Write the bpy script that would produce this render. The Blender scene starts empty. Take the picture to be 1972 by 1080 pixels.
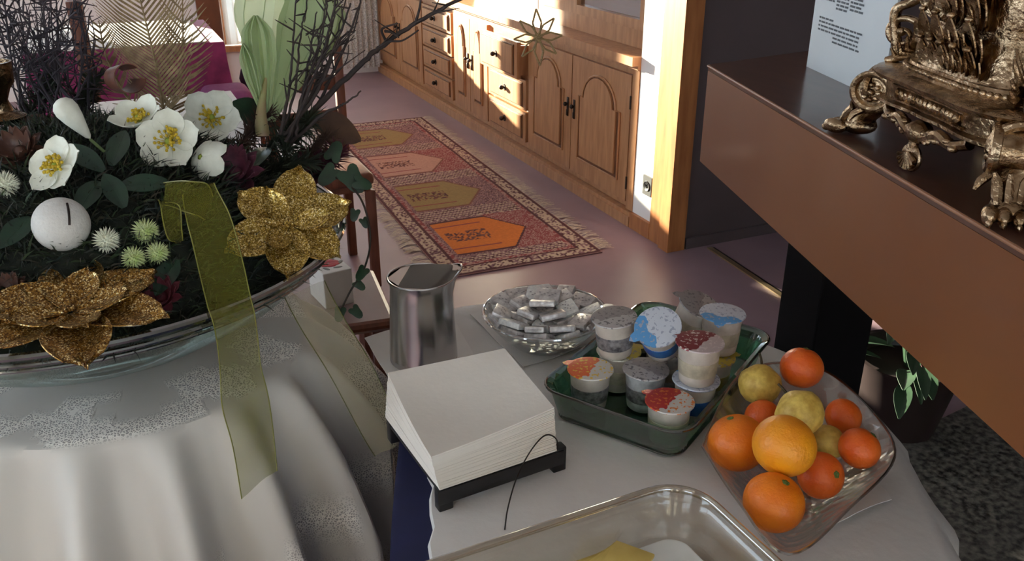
import bpy, bmesh, math, random
from mathutils import Vector, Matrix, Euler
random.seed(7)
S = bpy.context.scene
COL = S.collection
PI = math.pi

# ------------------------------------------------------------------ camera
F = 1700.0; CX, CY = 986.0, 540.0; CAMH = 1.5
PIT = math.atan(770 / F)
cam_d = bpy.data.cameras.new('camera'); cam = bpy.data.objects.new('camera', cam_d); COL.objects.link(cam)
YAW = -PI / 2 - math.atan2(-0.911, 0.413)      # the finished place is turned so that the cupboards run along an axis
TURN = Matrix.Rotation(YAW, 4, 'Z')
cam.location = (0, 0, CAMH); cam.rotation_euler = (PI / 2 - PIT, 0, YAW)
cam_d.sensor_fit = 'HORIZONTAL'; cam_d.sensor_width = 36.0; cam_d.lens = 36.0 * F / 1972.0
cam_d.clip_start = 0.02; cam_d.clip_end = 100
S.camera = cam
VS = S.view_settings
VS.view_transform = 'Standard'; VS.look = 'None'; VS.gamma = 1.0; VS.use_curve_mapping = False
VS.exposure = 0.45

# room frame: s runs along the cupboards towards the camera, t into the room from their fronts
A0 = Vector((-1.135, 7.694, 0)); DS = Vector((0.413, -0.911, 0)).normalized(); DT = Vector((-DS.y * -1, -DS.x, 0))
DT = Vector((DS.y, -DS.x, 0))
def RM(s, t, z=0.0): return A0 + DS * s + DT * t + Vector((0, 0, z))

# ------------------------------------------------------------------ light
w = bpy.data.worlds.new('world'); S.world = w; w.use_nodes = True
bg = w.node_tree.nodes['Background']; bg.inputs['Color'].default_value = (0.74, 0.86, 1.0, 1); bg.inputs['Strength'].default_value = 5.2
sun_d = bpy.data.lights.new('sun', 'SUN'); sun = bpy.data.objects.new('sun', sun_d); COL.objects.link(sun)
SUN = (DS * 1.0 - DT * 0.40 + Vector((0, 0, -0.194))).normalized()
sun.rotation_euler = (TURN.to_3x3() @ SUN).to_track_quat('-Z', 'Y').to_euler()
sun_d.energy = 42.0; sun_d.angle = math.radians(0.6); sun_d.color = (1.0, 0.91, 0.70)

# ------------------------------------------------------------------ helpers
_R = Vector((1, 0, 0)); _F = Vector((0, math.cos(PIT), -math.sin(PIT))); _U = Vector((0, math.sin(PIT), math.cos(PIT)))
CAM = Vector((0, 0, CAMH))
def ray(u, v): return _R * ((u - CX) / F) + _F - _U * ((v - CY) / F)
def onz(u, v, z):
    d = ray(u, v); return CAM + d * ((z - CAMH) / d.z)
def ony(u, v, y):
    d = ray(u, v); return CAM + d * (y / d.y)

def lin(c):
    return tuple(((x / 255) / 12.92 if x / 255 <= 0.04045 else ((x / 255 + 0.055) / 1.055) ** 2.4) for x in c)
MATS = {}
def mat(name, c, rough=0.6, metal=0.0, noise=0.0, nscale=20.0, c2=None, bump=0.0, bscale=None, stretch=None, spec=0.5, alpha=1.0, trans=0.0, sheen=0.0, wave=None, coat=0.0, emit=0.0, attr=False):
    if name in MATS: return MATS[name]
    m = bpy.data.materials.new(name); m.use_nodes = True; nt = m.node_tree; N = nt.nodes; L = nt.links
    b = N['Principled BSDF']; c = lin(c)
    b.inputs['Base Color'].default_value = (*c, 1); b.inputs['Roughness'].default_value = rough; b.inputs['Metallic'].default_value = metal
    b.inputs['Specular IOR Level'].default_value = spec; b.inputs['Alpha'].default_value = alpha
    b.inputs['Transmission Weight'].default_value = trans; b.inputs['Sheen Weight'].default_value = sheen; b.inputs['Coat Weight'].default_value = coat
    if attr:
        a = N.new('ShaderNodeAttribute'); a.attribute_name = 'Col'; L.new(a.outputs['Color'], b.inputs['Base Color'])
    tc = N.new('ShaderNodeTexCoord'); mp = N.new('ShaderNodeMapping'); L.new(tc.outputs['Object'], mp.inputs['Vector'])
    if stretch: mp.inputs['Scale'].default_value = stretch
    if c2 is not None or noise > 0:
        nz = N.new('ShaderNodeTexNoise'); nz.inputs['Scale'].default_value = nscale; nz.inputs['Detail'].default_value = 5; L.new(mp.outputs['Vector'], nz.inputs['Vector'])
        rp = N.new('ShaderNodeValToRGB'); L.new(nz.outputs['Fac'], rp.inputs['Fac'])
        ca = c; cb = lin(c2) if c2 is not None else tuple(x * (1 - noise) for x in c)
        rp.color_ramp.elements[0].position = 0.35; rp.color_ramp.elements[1].position = 0.68
        rp.color_ramp.elements[0].color = (*cb, 1); rp.color_ramp.elements[1].color = (*ca, 1)
        if attr:
            mx = N.new('ShaderNodeMix'); mx.data_type = 'RGBA'; mx.blend_type = 'MULTIPLY'; mx.inputs['Factor'].default_value = 1
            L.new(a.outputs['Color'], mx.inputs['A']); L.new(rp.outputs['Color'], mx.inputs['B']); L.new(mx.outputs['Result'], b.inputs['Base Color'])
        else:
            L.new(rp.outputs['Color'], b.inputs['Base Color'])
    if bump > 0:
        nb = N.new('ShaderNodeTexNoise'); nb.inputs['Scale'].default_value = bscale or nscale * 3; nb.inputs['Detail'].default_value = 4; L.new(mp.outputs['Vector'], nb.inputs['Vector'])
        bp = N.new('ShaderNodeBump'); bp.inputs['Strength'].default_value = bump; bp.inputs['Distance'].default_value = 0.004
        L.new(nb.outputs['Fac'], bp.inputs['Height']); L.new(bp.outputs['Normal'], b.inputs['Normal'])
    MATS[name] = m; return m
def clear(name, c=(245, 248, 248), refl=0.08, rough=0.05, edge=0.55, bump=0.0, bscale=60):
    """clear glass or film: tinted see-through body with a fresnel-like gloss"""
    if name in MATS: return MATS[name]
    m = bpy.data.materials.new(name); m.use_nodes = True; nt = m.node_tree; N = nt.nodes; L = nt.links; N.clear()
    out = N.new('ShaderNodeOutputMaterial'); mx = N.new('ShaderNodeMixShader'); tr = N.new('ShaderNodeBsdfTransparent'); gl = N.new('ShaderNodeBsdfGlossy')
    tr.inputs['Color'].default_value = (*lin(c), 1); gl.inputs['Roughness'].default_value = rough; gl.inputs['Color'].default_value = (.95, .96, .96, 1)
    lw = N.new('ShaderNodeLayerWeight'); lw.inputs['Blend'].default_value = 0.3
    mr = N.new('ShaderNodeMapRange'); mr.inputs['To Min'].default_value = refl; mr.inputs['To Max'].default_value = edge
    L.new(lw.outputs['Facing'], mr.inputs['Value']); L.new(mr.outputs['Result'], mx.inputs['Fac'])
    L.new(tr.outputs[0], mx.inputs[1]); L.new(gl.outputs[0], mx.inputs[2]); L.new(mx.outputs[0], out.inputs[0])
    if bump > 0:
        tc = N.new('ShaderNodeTexCoord'); nb = N.new('ShaderNodeTexVoronoi'); nb.inputs['Scale'].default_value = bscale; L.new(tc.outputs['Object'], nb.inputs['Vector'])
        bp = N.new('ShaderNodeBump'); bp.inputs['Strength'].default_value = bump; bp.inputs['Distance'].default_value = 0.005
        L.new(nb.outputs['Distance'], bp.inputs['Height']); L.new(bp.outputs['Normal'], gl.inputs['Normal']); L.new(bp.outputs['Normal'], lw.inputs['Normal'])
    MATS[name] = m; return m
def sheer(name, c, opac=0.5, rough=0.6, weave=0.0):
    """thin woven organza or lace: part see-through, part lit and translucent cloth"""
    if name in MATS: return MATS[name]
    m = bpy.data.materials.new(name); m.use_nodes = True; nt = m.node_tree; N = nt.nodes; L = nt.links; N.clear()
    out = N.new('ShaderNodeOutputMaterial'); mx = N.new('ShaderNodeMixShader'); tr = N.new('ShaderNodeBsdfTransparent')
    df = N.new('ShaderNodeBsdfDiffuse'); tl = N.new('ShaderNodeBsdfTranslucent'); m2 = N.new('ShaderNodeMixShader'); m2.inputs[0].default_value = 0.4
    df.inputs[0].default_value = (*lin(c), 1); tl.inputs[0].default_value = (*lin(c), 1)
    L.new(df.outputs[0], m2.inputs[1]); L.new(tl.outputs[0], m2.inputs[2]); L.new(tr.outputs[0], mx.inputs[1]); L.new(m2.outputs[0], mx.inputs[2]); L.new(mx.outputs[0], out.inputs[0])
    mx.inputs[0].default_value = opac
    if weave > 0:
        tc = N.new('ShaderNodeTexCoord'); nz = N.new('ShaderNodeTexNoise'); nz.inputs['Scale'].default_value = weave; L.new(tc.outputs['Object'], nz.inputs['Vector'])
        mr = N.new('ShaderNodeMapRange'); mr.inputs['To Min'].default_value = max(0, opac - .25); mr.inputs['To Max'].default_value = min(1, opac + .25); mr.inputs['From Min'].default_value = .35; mr.inputs['From Max'].default_value = .65
        L.new(nz.outputs['Fac'], mr.inputs['Value']); L.new(mr.outputs['Result'], mx.inputs[0])
    MATS[name] = m; return m

class MB:
    """collects shapes; build() links them as ONE mesh object"""
    def __init__(s): s.v = []; s.f = []; s.c = []
    def add(s, vs, fs, col=None):
        o = len(s.v); s.v += [Vector(p) for p in vs]; s.f += [tuple(i + o for i in f) for f in fs]
        s.c += [col or (1, 1, 1)] * len(vs); return s
    def hexa(s, p, col=None):      # 8 corners: bottom 4, top 4
        return s.add(p, [(3, 2, 1, 0), (4, 5, 6, 7), (0, 1, 5, 4), (1, 2, 6, 5), (2, 3, 7, 6), (3, 0, 4, 7)], col)
    def room(s, s0, s1, t0, t1, z0, z1, col=None):
        return s.hexa([RM(s0, t0, z0), RM(s0, t1, z0), RM(s1, t1, z0), RM(s1, t0, z0), RM(s0, t0, z1), RM(s0, t1, z1), RM(s1, t1, z1), RM(s1, t0, z1)], col)
    def box(s, c, size, rot=None, bev=0.0, seg=2, col=None):
        bm = bmesh.new(); bmesh.ops.create_cube(bm, size=1); bmesh.ops.scale(bm, vec=size, verts=bm.verts)
        if bev > 0: bmesh.ops.bevel(bm, geom=bm.edges[:], offset=bev, segments=seg, profile=.5, affect='EDGES')
        M = (rot or Matrix.Identity(3)).to_3x3(); c = Vector(c)
        bm.verts.index_update(); vs = [M @ v.co + c for v in bm.verts]; fs = [tuple(v.index for v in f.verts) for f in bm.faces]; bm.free()
        return s.add(vs, fs, col)
    def tube(s, pts, r, n=8, cap=True, col=None):
        pts = [Vector(p) for p in pts]; k = len(pts); rr = r if isinstance(r, (list, tuple)) else [r] * k
        vs = []; fs = []; up = None
        for i in range(k):
            d = (pts[min(i + 1, k - 1)] - pts[max(i - 1, 0)]);
            d = d.normalized() if d.length > 1e-9 else Vector((0, 0, 1))
            if up is None: up = d.orthogonal().normalized()
            up = (up - d * up.dot(d)); up = up.normalized() if up.length > 1e-6 else d.orthogonal().normalized()
            sd = d.cross(up)
            for j in range(n):
                a = 2 * PI * j / n; vs.append(pts[i] + (up * math.cos(a) + sd * math.sin(a)) * rr[i])
        for i in range(k - 1):
            for j in range(n):
                j2 = (j + 1) % n; fs.append((i * n + j, i * n + j2, (i + 1) * n + j2, (i + 1) * n + j))
        if cap: fs.append(tuple(range(n - 1, -1, -1))); fs.append(tuple((k - 1) * n + j for j in range(n)))
        return s.add(vs, fs, col)
    def lathe(s, prof, n=32, c=(0, 0, 0), rot=None, col=None, sx=1.0, sy=1.0):
        vs = []; fs = []; k = len(prof); M = (rot or Matrix.Identity(3)).to_3x3(); c = Vector(c)
        for (r, z) in prof:
            for j in range(n):
                a = 2 * PI * j / n; vs.append(M @ Vector((r * math.cos(a) * sx, r * math.sin(a) * sy, z)) + c)
        for i in range(k - 1):
            for j in range(n):
                j2 = (j + 1) % n; fs.append((i * n + j, i * n + j2, (i + 1) * n + j2, (i + 1) * n + j))
        if prof[0][0] > 1e-6: fs.append(tuple(range(n - 1, -1, -1)))
        if prof[-1][0] > 1e-6 : fs.append(tuple((k - 1) * n + j for j in range(n)))
        return s.add(vs, fs, col)
    def ell(s, c, r, rot=None, n=14, m=8, col=None):
        if not isinstance(r, (tuple, list)): r = (r, r, r)
        M = (rot or Matrix.Identity(3)).to_3x3(); c = Vector(c); vs = [M @ Vector((0, 0, -r[2])) + c]; fs = []
        for i in range(1, m):
            p = -PI / 2 + PI * i / m
            for j in range(n):
                a = 2 * PI * j / n; vs.append(M @ Vector((r[0] * math.cos(p) * math.cos(a), r[1] * math.cos(p) * math.sin(a), r[2] * math.sin(p))) + c)
        vs.append(M @ Vector((0, 0, r[2])) + c); top = len(vs) - 1
        for j in range(n):
            j2 = (j + 1) % n; fs.append((0, 1 + j2, 1 + j)); o = 1 + (m - 2) * n; fs.append((o + j, o + j2, top))
        for i in range(m - 2):
            for j in range(n):
                j2 = (j + 1) % n; o = 1 + i * n; fs.append((o + j, o + j2, o + n + j2, o + n + j))
        return s.add(vs, fs, col)
    def torus(s, c, R_, r, rot=None, n=24, m=8, col=None, sx=1, sy=1):
        M = (rot or Matrix.Identity(3)).to_3x3(); c = Vector(c); vs = []; fs = []
        for i in range(n):
            a = 2 * PI * i / n
            for j in range(m):
                b = 2 * PI * j / m; q = R_ + r * math.cos(b); vs.append(M @ Vector((q * math.cos(a) * sx, q * math.sin(a) * sy, r * math.sin(b))) + c)
        for i in range(n):
            for j in range(m):
                i2 = (i + 1) % n; j2 = (j + 1) % m; fs.append((i * m + j, i2 * m + j, i2 * m + j2, i * m + j2))
        return s.add(vs, fs, col)
    def sheet(s, G, thick=0.0, close_u=False, col=None):
        """grid of points G[i][j]; thick > 0 gives it two skins and an edge"""
        a = len(G); b = len(G[0]); P = [[Vector(p) for p in row] for row in G]
        fs = []
        def q(i, j): return i * b + j
        ra = a if close_u else a - 1
        for i in range(ra):
            for j in range(b - 1): fs.append((q(i, j), q((i + 1) % a, j), q((i + 1) % a, j + 1), q(i, j + 1)))
        vs = [p for row in P for p in row]
        if thick > 0:
            nr = []
            for i in range(a):
                for j in range(b):
                    du = P[min(i + 1, a - 1)][j] - P[max(i - 1, 0)][j]; dv = P[i][min(j + 1, b - 1)] - P[i][max(j - 1, 0)]
                    if close_u: du = P[(i + 1) % a][j] - P[(i - 1) % a][j]
                    m = du.cross(dv); nr.append(m.normalized() if m.length > 1e-12 else Vector((0, 0, 1)))
            n0 = len(vs); vs = vs + [vs[k] - nr[k] * thick for k in range(n0)]
            fs = fs + [tuple(reversed([x + n0 for x in f])) for f in fs]
            def edge(l):
                for x, y in zip(l, l[1:]): fs.append((y, x, x + n0, y + n0))
            edge([q(i, 0) for i in range(a)] + ([q(0, 0)] if close_u else [])); edge([q(i, b - 1) for i in range(a - 1, -1, -1)])
            if not close_u: edge([q(0, j) for j in range(b - 1, -1, -1)]); edge([q(a - 1, j) for j in range(b)])
        return s.add(vs, fs, col)
    def prism(s, poly, h, M=None, c=(0, 0, 0), col=None):
        """2-D outline extruded along local z by h"""
        M = (M or Matrix.Identity(3)).to_3x3(); c = Vector(c); n = len(poly)
        vs = [M @ Vector((x, y, 0)) + c for x, y in poly] + [M @ Vector((x, y, h)) + c for x, y in poly]
        fs = [tuple(range(n - 1, -1, -1)), tuple(range(n, 2 * n))] + [(i, (i + 1) % n, (i + 1) % n + n, i + n) for i in range(n)]
        return s.add(vs, fs, col)
    def bend(s, fn): s.v = [Vector(fn(p)) for p in s.v]; return s
    def base(s):
        xs = [p.x for p in s.v]; ys = [p.y for p in s.v]; zs = [p.z for p in s.v]
        return Vector(((min(xs) + max(xs)) / 2, (min(ys) + max(ys)) / 2, min(zs)))
    def build(s, name, m, parent=None, smooth=True, world=True):
        """world: the shapes are in world coordinates; otherwise in the thing's own"""
        if parent is None: off = s.base() if world else Vector((0, 0, 0))
        else: off = Vector(parent.get('_o', (0, 0, 0))) if world else Vector((0, 0, 0))
        me = bpy.data.meshes.new(name); me.from_pydata([p - off for p in s.v], [], s.f)
        if any(c != (1, 1, 1) for c in s.c):
            at = me.color_attributes.new('Col', 'FLOAT_COLOR', 'POINT')
            buf = []
            for c in s.c: buf += [c[0], c[1], c[2], 1.0]
            at.data.foreach_set('color', buf)
        if smooth: me.polygons.foreach_set('use_smooth', [True] * len(me.polygons))
        me.materials.append(m); me.update()
        if smooth and hasattr(me, 'set_sharp_from_angle'): me.set_sharp_from_angle(angle=math.radians(42))
        o = bpy.data.objects.new(name, me); COL.objects.link(o)
        if parent is None:
            o.location = off; o['_o'] = tuple(off)
        else:
            o.parent = parent; o['_o'] = tuple(parent.get('_o', (0, 0, 0)))
        return o
def tag(o, label, cat, group=None, kind=None):
    if label: o['label'] = label
    if cat: o['category'] = cat
    if group: o['group'] = group
    if kind: o['kind'] = kind
    return o
def thing(name, label, cat, loc, group=None):
    o = bpy.data.objects.new(name, None); COL.objects.link(o); o.location = loc; o['_o'] = tuple(loc); o.empty_display_size = .05
    return tag(o, label, cat, group)
def struct(o): o['kind'] = 'structure'; return o
def copy_tree(o, parent=None):
    c = o.copy(); COL.objects.link(c); c.parent = parent
    for ch in list(o.children): copy_tree(ch, c)
    return c
def xf(fwd, up=(0, 0, 1)):
    """matrix whose z axis is fwd and whose y axis leans to up"""
    z = Vector(fwd).normalized(); x = Vector(up).cross(z)
    x = x.normalized() if x.length > 1e-5 else z.orthogonal().normalized(); y = z.cross(x)
    return Matrix((x, y, z)).transposed()
def rotz(a): return Matrix.Rotation(a, 3, 'Z')
def spline(P, n=8):
    P = [Vector(p) for p in P]; out = []
    for i in range(len(P) - 1):
        p0 = P[max(i - 1, 0)]; p1 = P[i]; p2 = P[i + 1]; p3 = P[min(i + 2, len(P) - 1)]
        for k in range(n):
            t = k / n; out.append(0.5 * ((2 * p1) + (p2 - p0) * t + (2 * p0 - 5 * p1 + 4 * p2 - p3) * t * t + (3 * p1 - p0 - 3 * p2 + p3) * t ** 3))
    out.append(P[-1]); return out
def rr_outline(sx, sy, r, n=6):
    pts = []
    for (cx, cy, a0) in ((sx - r, sy - r, 0), (-sx + r, sy - r, PI / 2), (-sx + r, -sy + r, PI), (sx - r, -sy + r, 1.5 * PI)):
        for k in range(n + 1):
            a = a0 + PI / 2 * k / n; pts.append((cx + r * math.cos(a), cy + r * math.sin(a)))
    return pts
def U(a, b): return random.uniform(a, b)

# ------------------------------------------------------------------ materials
M_floor = mat('floor_mauve', (148, 122, 130), rough=.42, c2=(134, 110, 119), nscale=3, bump=.05, bscale=60)
M_granite = mat('floor_speckle', (120, 116, 108), rough=.5, c2=(45, 43, 42), nscale=55, bump=.1)
M_wall = mat('wall_white', (236, 234, 230), rough=.9, noise=.04, nscale=6)
M_dark = mat('wall_dark', (86, 74, 76), rough=.85, noise=.1, nscale=4)
M_ceil = mat('ceiling_white', (225, 222, 216), rough=.95, noise=.03)
M_oak = mat('oak', (186, 136, 94), rough=.38, c2=(162, 112, 74), nscale=7, stretch=(6, 6, .8), bump=.05, bscale=30)
M_oakd = mat('oak_groove', (120, 74, 44), rough=.45, c2=(96, 58, 34), nscale=9)
M_trim = mat('trim_orange_wood', (178, 118, 70), rough=.4, c2=(150, 92, 52), nscale=6, stretch=(6, 6, .8))
M_iron = mat('dark_iron', (58, 48, 42), rough=.45, metal=.7, noise=.2)
M_glass = clear('window_glass', (250, 252, 252), refl=.05, rough=.02)
M_hglass = clear('hutch_glass', (150, 160, 172), refl=.35, rough=.03, edge=.8)
M_curt = sheer('lace_curtain', (226, 222, 214), .72, weave=90)
M_black = mat('black_plastic', (22, 21, 23), rough=.45, noise=.1)
M_socket = mat('socket_dark', (48, 46, 46), rough=.5, noise=.1)
# ------------------------------------------------------------------ the room
m = MB().add([(-9, -4, 0), (9, -4, 0), (9, 12, 0), (-9, 12, 0)], [(0, 1, 2, 3)])
m = MB(); P = [RM(-.1, 5.2), RM(11, 5.2), RM(11, -4.5), RM(-.1, -4.5)]
m.hexa([p - Vector((0, 0, .1)) for p in P] + P); struct(m.build('floor', M_floor, smooth=False))
gp = [(1.0, -1), (3.6, -1), (3.6, 2.35), (1.9, 2.65), (1.02, 2.1)]
m = MB().prism(gp, .004, c=(0, 0, .0)); o = struct(m.build('floor', M_granite, smooth=False))
HC = 2.6
m = MB().room(-.3, 11, -4.5, 5.2, HC, HC + .1); struct(m.build('ceiling', M_ceil, smooth=False))
# far wall with its window openings (t ranges)
WINS = [(.08, .40), (.66, 1.26), (1.64, 1.98), (2.45, 3.2)]  # last opening is added to put sun on the dining tables
SILL, HEAD = .36, 2.25
WIN_SILL = [.78, .30, .94, .95]
m = MB(); prev = -4.5
for (a, b), sl in zip(WINS, WIN_SILL):
    m.room(-.2, 0, prev, a, 0, HC); m.room(-.2, 0, a, b, 0, sl); m.room(-.2, 0, a, b, HEAD, HC); prev = b
m.room(-.2, 0, prev, 5.2, 0, HC)
struct(m.build('wall_far', M_wall, smooth=False))
for k, ((a, b), sl) in enumerate(zip(WINS, WIN_SILL)):
    fr = MB()
    w_ = .045
    fr.room(-.14, -.06, a, a + w_, sl, HEAD); fr.room(-.14, -.06, b - w_, b, sl, HEAD); fr.room(-.14, -.06, a + w_, b - w_, HEAD - w_, HEAD); fr.room(-.14, -.06, a + w_, b - w_, sl, sl + w_)
    wo = struct(fr.build('window_%d' % (k + 1), M_oakd if k == 1 else M_oak, smooth=False))
    MB().room(-.105, -.095, a + w_, b - w_, sl + w_, HEAD - w_).build('pane', M_glass, wo, smooth=False)
    sb = MB().room(0.001, .06, a - .04, b + .04, sl - .04, sl); sb.build('window_sill', M_oak, wo, smooth=False)
# side wall behind the tables; unseen windows added and sized for foreground light
LW = [(1.0, 3.2), (4.5, 6.7), (8.2, 9.8)]
m = MB(); prev = -.2
for a, b in LW:
    m.room(prev, a, 5.0, 5.2, 0, HC); m.room(a, b, 5.0, 5.2, 0, .8); m.room(a, b, 5.0, 5.2, 2.3, HC); prev = b
m.room(prev, 11, 5.0, 5.2, 0, HC)
struct(m.build('wall_left', M_wall, smooth=False))
for k, (a, b) in enumerate(LW):
    fr = MB(); w_ = .05
    fr.room(a, a + w_, 5.06, 5.14, .8, 2.3); fr.room(b - w_, b, 5.06, 5.14, .8, 2.3); fr.room(a + w_, b - w_, 5.06, 5.14, .8, .85); fr.room(a + w_, b - w_, 5.06, 5.14, 2.25, 2.3)
    fr.room((a + b) / 2 - .03, (a + b) / 2 + .03, 5.06, 5.14, .85, 2.25)
    wo = struct(fr.build('window_%d' % (k + 5), M_oak, smooth=False))
    for q0, q1 in ((a + w_, (a + b) / 2 - .03), ((a + b) / 2 + .03, b - w_)):
        MB().room(q0, q1, 5.095, 5.105, .85, 2.25).build('pane', M_glass, wo, smooth=False)
m = MB().room(10.9, 11.1, -4.5, .9, 0, HC); m.room(10.9, 11.1, 3.1, 5.2, 0, HC); m.room(10.9, 11.1, .9, 3.1, 0, .9); m.room(10.9, 11.1, .9, 3.1, 2.3, HC)
struct(m.build('wall_back', M_wall, smooth=False))
fr = MB().room(10.96, 11.04, .9, .95, .9, 2.3); fr.room(10.96, 11.04, 3.05, 3.1, .9, 2.3); fr.room(10.96, 11.04, .95, 3.05, .9, .95); fr.room(10.96, 11.04, .95, 3.05, 2.25, 2.3); fr.room(10.96, 11.04, 1.97, 2.03, .95, 2.25)  # unseen window added behind the camera to brighten the cloth and counter front
wo = struct(fr.build('window_8', M_oak, smooth=False))
for q0, q1 in ((.95, 1.97), (2.03, 3.05)): MB().room(10.995, 11.005, q0, q1, .95, 2.25).build('pane', M_glass, wo, smooth=False)
struct(MB().room(4.5, 11, -4.5, -4.3, 0, HC).build('wall_right', M_dark, smooth=False))
# wall behind the cupboards, its white end, and the dark wall that turns away from it
m = MB().room(-.2, 4.128, -.62, -.5, 0, HC); m.room(4.128, 4.30, -.62, 0, 0, HC)
struct(m.build('wall_cupboard', M_wall, smooth=False))
struct(MB().room(4.30, 4.46, -4.5, -.03, 0, HC).build('wall_dark', M_dark, smooth=False))
m = MB().room(4.30, 4.40, -.03, .015, 0, HC); m.room(4.40, 4.475, -.06, .03, 0, HC)
struct(m.build('trim_1', M_trim, smooth=False))
struct(MB().room(4.13, 4.30, 0, .018, 0, .075).build('baseboard_cupboard', M_trim, smooth=False))
struct(MB().room(4.46, 4.474, -4.3, -.07, 0, .05).build('baseboard_dark', M_dark, smooth=False))
# metal edging strip in the floor
pa, pb = onz(1366, 478, 0), onz(1560, 607, 0); dd = (pb - pa).normalized(); sd = Vector((-dd.y, dd.x, 0)) * .012
m = MB().hexa([pa - sd, pb - sd, pb + sd, pa + sd] + [p + Vector((0, 0, .006)) for p in (pa - sd, pb - sd, pb + sd, pa + sd)])
struct(m.build('trim_2', mat('strip_brass', (190, 165, 128), rough=.35, metal=.8, noise=.1), smooth=False))
sd2 = Vector((dd.y, -dd.x, 0)) * -.03
m = MB().hexa([pa + sd, pb + sd, pb + sd * 2.2, pa + sd * 2.2] + [p + Vector((0, 0, .002)) for p in (pa + sd, pb + sd, pb + sd * 2.2, pa + sd * 2.2)])
struct(m.build('trim_3', M_black, smooth=False))
struct(MB().room(0, .03, 1.27, 1.44, 0, HC).build('trim_4', M_oakd, smooth=False))
# power socket on the white wall end
o = thing('power_socket', 'dark square power socket on the sunlit white wall', 'socket', RM(4.255, 0, .19))
MB().room(4.215, 4.285, .0005, .010, .195, .285).build('plate', M_socket, o, smooth=False)
MB().lathe([(.024, 0), (.022, .004), (.012, -.0), (.0, -.0)], 20, RM(4.25, .010, .24), xf(DT)).build('socket_well', M_black, o)
G = []  # added sheet in the lower window, keeps direct sun off the floor
for i in range(31):
    t = .67 + .58 * i / 30; G.append([RM(.015 + .010 * math.sin(i * 1.5), t, .31 + .43 * j / 6) for j in range(7)])
o = MB().sheet(G, .001).build('sun_block_curtain', sheer('sun_block_white', (240, 240, 236), .97)); tag(o, 'short white curtain added across the lower window to block low sun', 'curtain')
# lace curtain beside the last cupboard
G = []
for i in range(41):
    t = .03 + .37 * i / 40; row = []
    for j in range(9): row.append(RM(.10 + .022 * math.sin(i * 1.25) + .006 * math.sin(i * .6 + j), t, .06 + 2.3 * j / 8))
    G.append(row)
o = MB().sheet(G).build('lace_curtain', M_curt); tag(o, 'grey lace curtain hanging beside the far end of the oak cupboards', 'curtain')

# ------------------------------------------------------------------ the row of oak cupboards
def board(m, s0, s1, z0, z1, t0, t1): return m.room(s0, s1, t0, t1, z0, z1)
MR = Matrix((DS, Vector((0, 0, 1)), DT)).transposed()      # local x along the fronts, y up, z into the room
def arch(w, h, r, n=10):
    """outline of a round-shouldered arched panel, from the lower left corner"""
    pts = [(-w / 2, 0), (w / 2, 0), (w / 2, h - r)]
    pts += [(w / 2 - w * .1, h - r)]
    for k in range(n + 1):
        a = PI * k / n; pts.append((w * .4 * math.cos(a), h - r + r * math.sin(a)))
    pts += [(-w / 2, h - r)]
    out = []
    for p in pts:
        if not out or abs(p[0] - out[-1][0]) + abs(p[1] - out[-1][1]) > 1e-5: out.append(p)
    return out
def unit(s0, s1, label):
    o = thing('base_cabinet', label, 'cabinet', RM((s0 + s1) / 2, -.25, .06), 'oak cupboard units')
    m = MB().room(s0, s1, -.49, -.022, .07, .735); m.build('body', M_oak, o, smooth=False)
    return o
def door(o, s0, s1, z0, z1, knob_right):
    g = .004; m = MB().room(s0 + g, s1 - g, -.022, 0, z0, z1)
    d = m.build('door', M_oak, o, smooth=False); w = s1 - s0; c = RM((s0 + s1) / 2, 0, z0 + .085)
    pw = w - .17; ph = z1 - z0 - .14
    ol = arch(pw, ph, .13)
    MB().prism(ol, .003, MR, c).build('groove', M_oakd, d, smooth=False)
    ins = [(x * .86, .022 + y * .93) for x, y in ol]
    MB().prism(ins, .012, MR, c).build('panel', M_oak, d, smooth=False)
    mm = MB(); pts = [c + MR @ Vector((x, y, .004)) for x, y in ol]; mm.tube(pts + [pts[0]], .006, 6, cap=False); mm.build('moulding', M_oak, d)
    ks = s1 - .035 if knob_right else s0 + .035; kz = (z0 + z1) / 2 + .03
    h = MB().box(RM(ks, .004, kz), (.016, .10, .006), MR, .003); h.ell(RM(ks, .018, kz + .015), .011); h.tube([RM(ks, .004, kz + .015), RM(ks, .016, kz + .015)], .005); h.box(RM(ks, .008, kz - .03), (.008, .03, .006), MR, .002)
    hd = h.build('handle', M_iron, d); 
    return d
def drawer(o, s0, s1, z0, z1, out=0.0):
    g = .006; m = MB().room(s0 + g, s1 - g, -.02 + out, .004 + out, z0 + g, z1 - g)
    if out > 0:
        m.room(s0 + .03, s0 + .042, -.30, -.02 + out, z0 + .02, z1 - .03); m.room(s1 - .042, s1 - .03, -.30, -.02 + out, z0 + .02, z1 - .03); m.room(s0 + .042, s1 - .042, -.30, -.02 + out, z0 + .02, z0 + .03)
    d = m.build('drawer', M_oak, o, smooth=False)
    MB().room(s0 + .05, s1 - .05, .004 + out, .016 + out, z0 + .03, z1 - .03).build('panel', M_oak, d, smooth=False)
    mm = MB(); q = [RM(a, .006 + out, b) for a, b in ((s0 + .045, z0 + .026), (s1 - .045, z0 + .026), (s1 - .045, z1 - .026), (s0 + .045, z1 - .026), (s0 + .045, z0 + .026))]
    mm.tube(q, .005, 6, cap=False); mm.build('moulding', M_oakd, d)
    k = MB(); c = (s0 + s1) / 2
    k.ell(RM(c, .036 + out, (z0 + z1) / 2), .014); k.tube([RM(c, .015 + out, (z0 + z1) / 2), RM(c, .03 + out, (z0 + z1) / 2)], .006); k.lathe([(.02, 0), (.018, .004), (0, .004)], 16, RM(c, .016 + out, (z0 + z1) / 2), xf(DT))
    k.build('knob', M_iron, d)
ZD0, ZD1 = .105, .70
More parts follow.
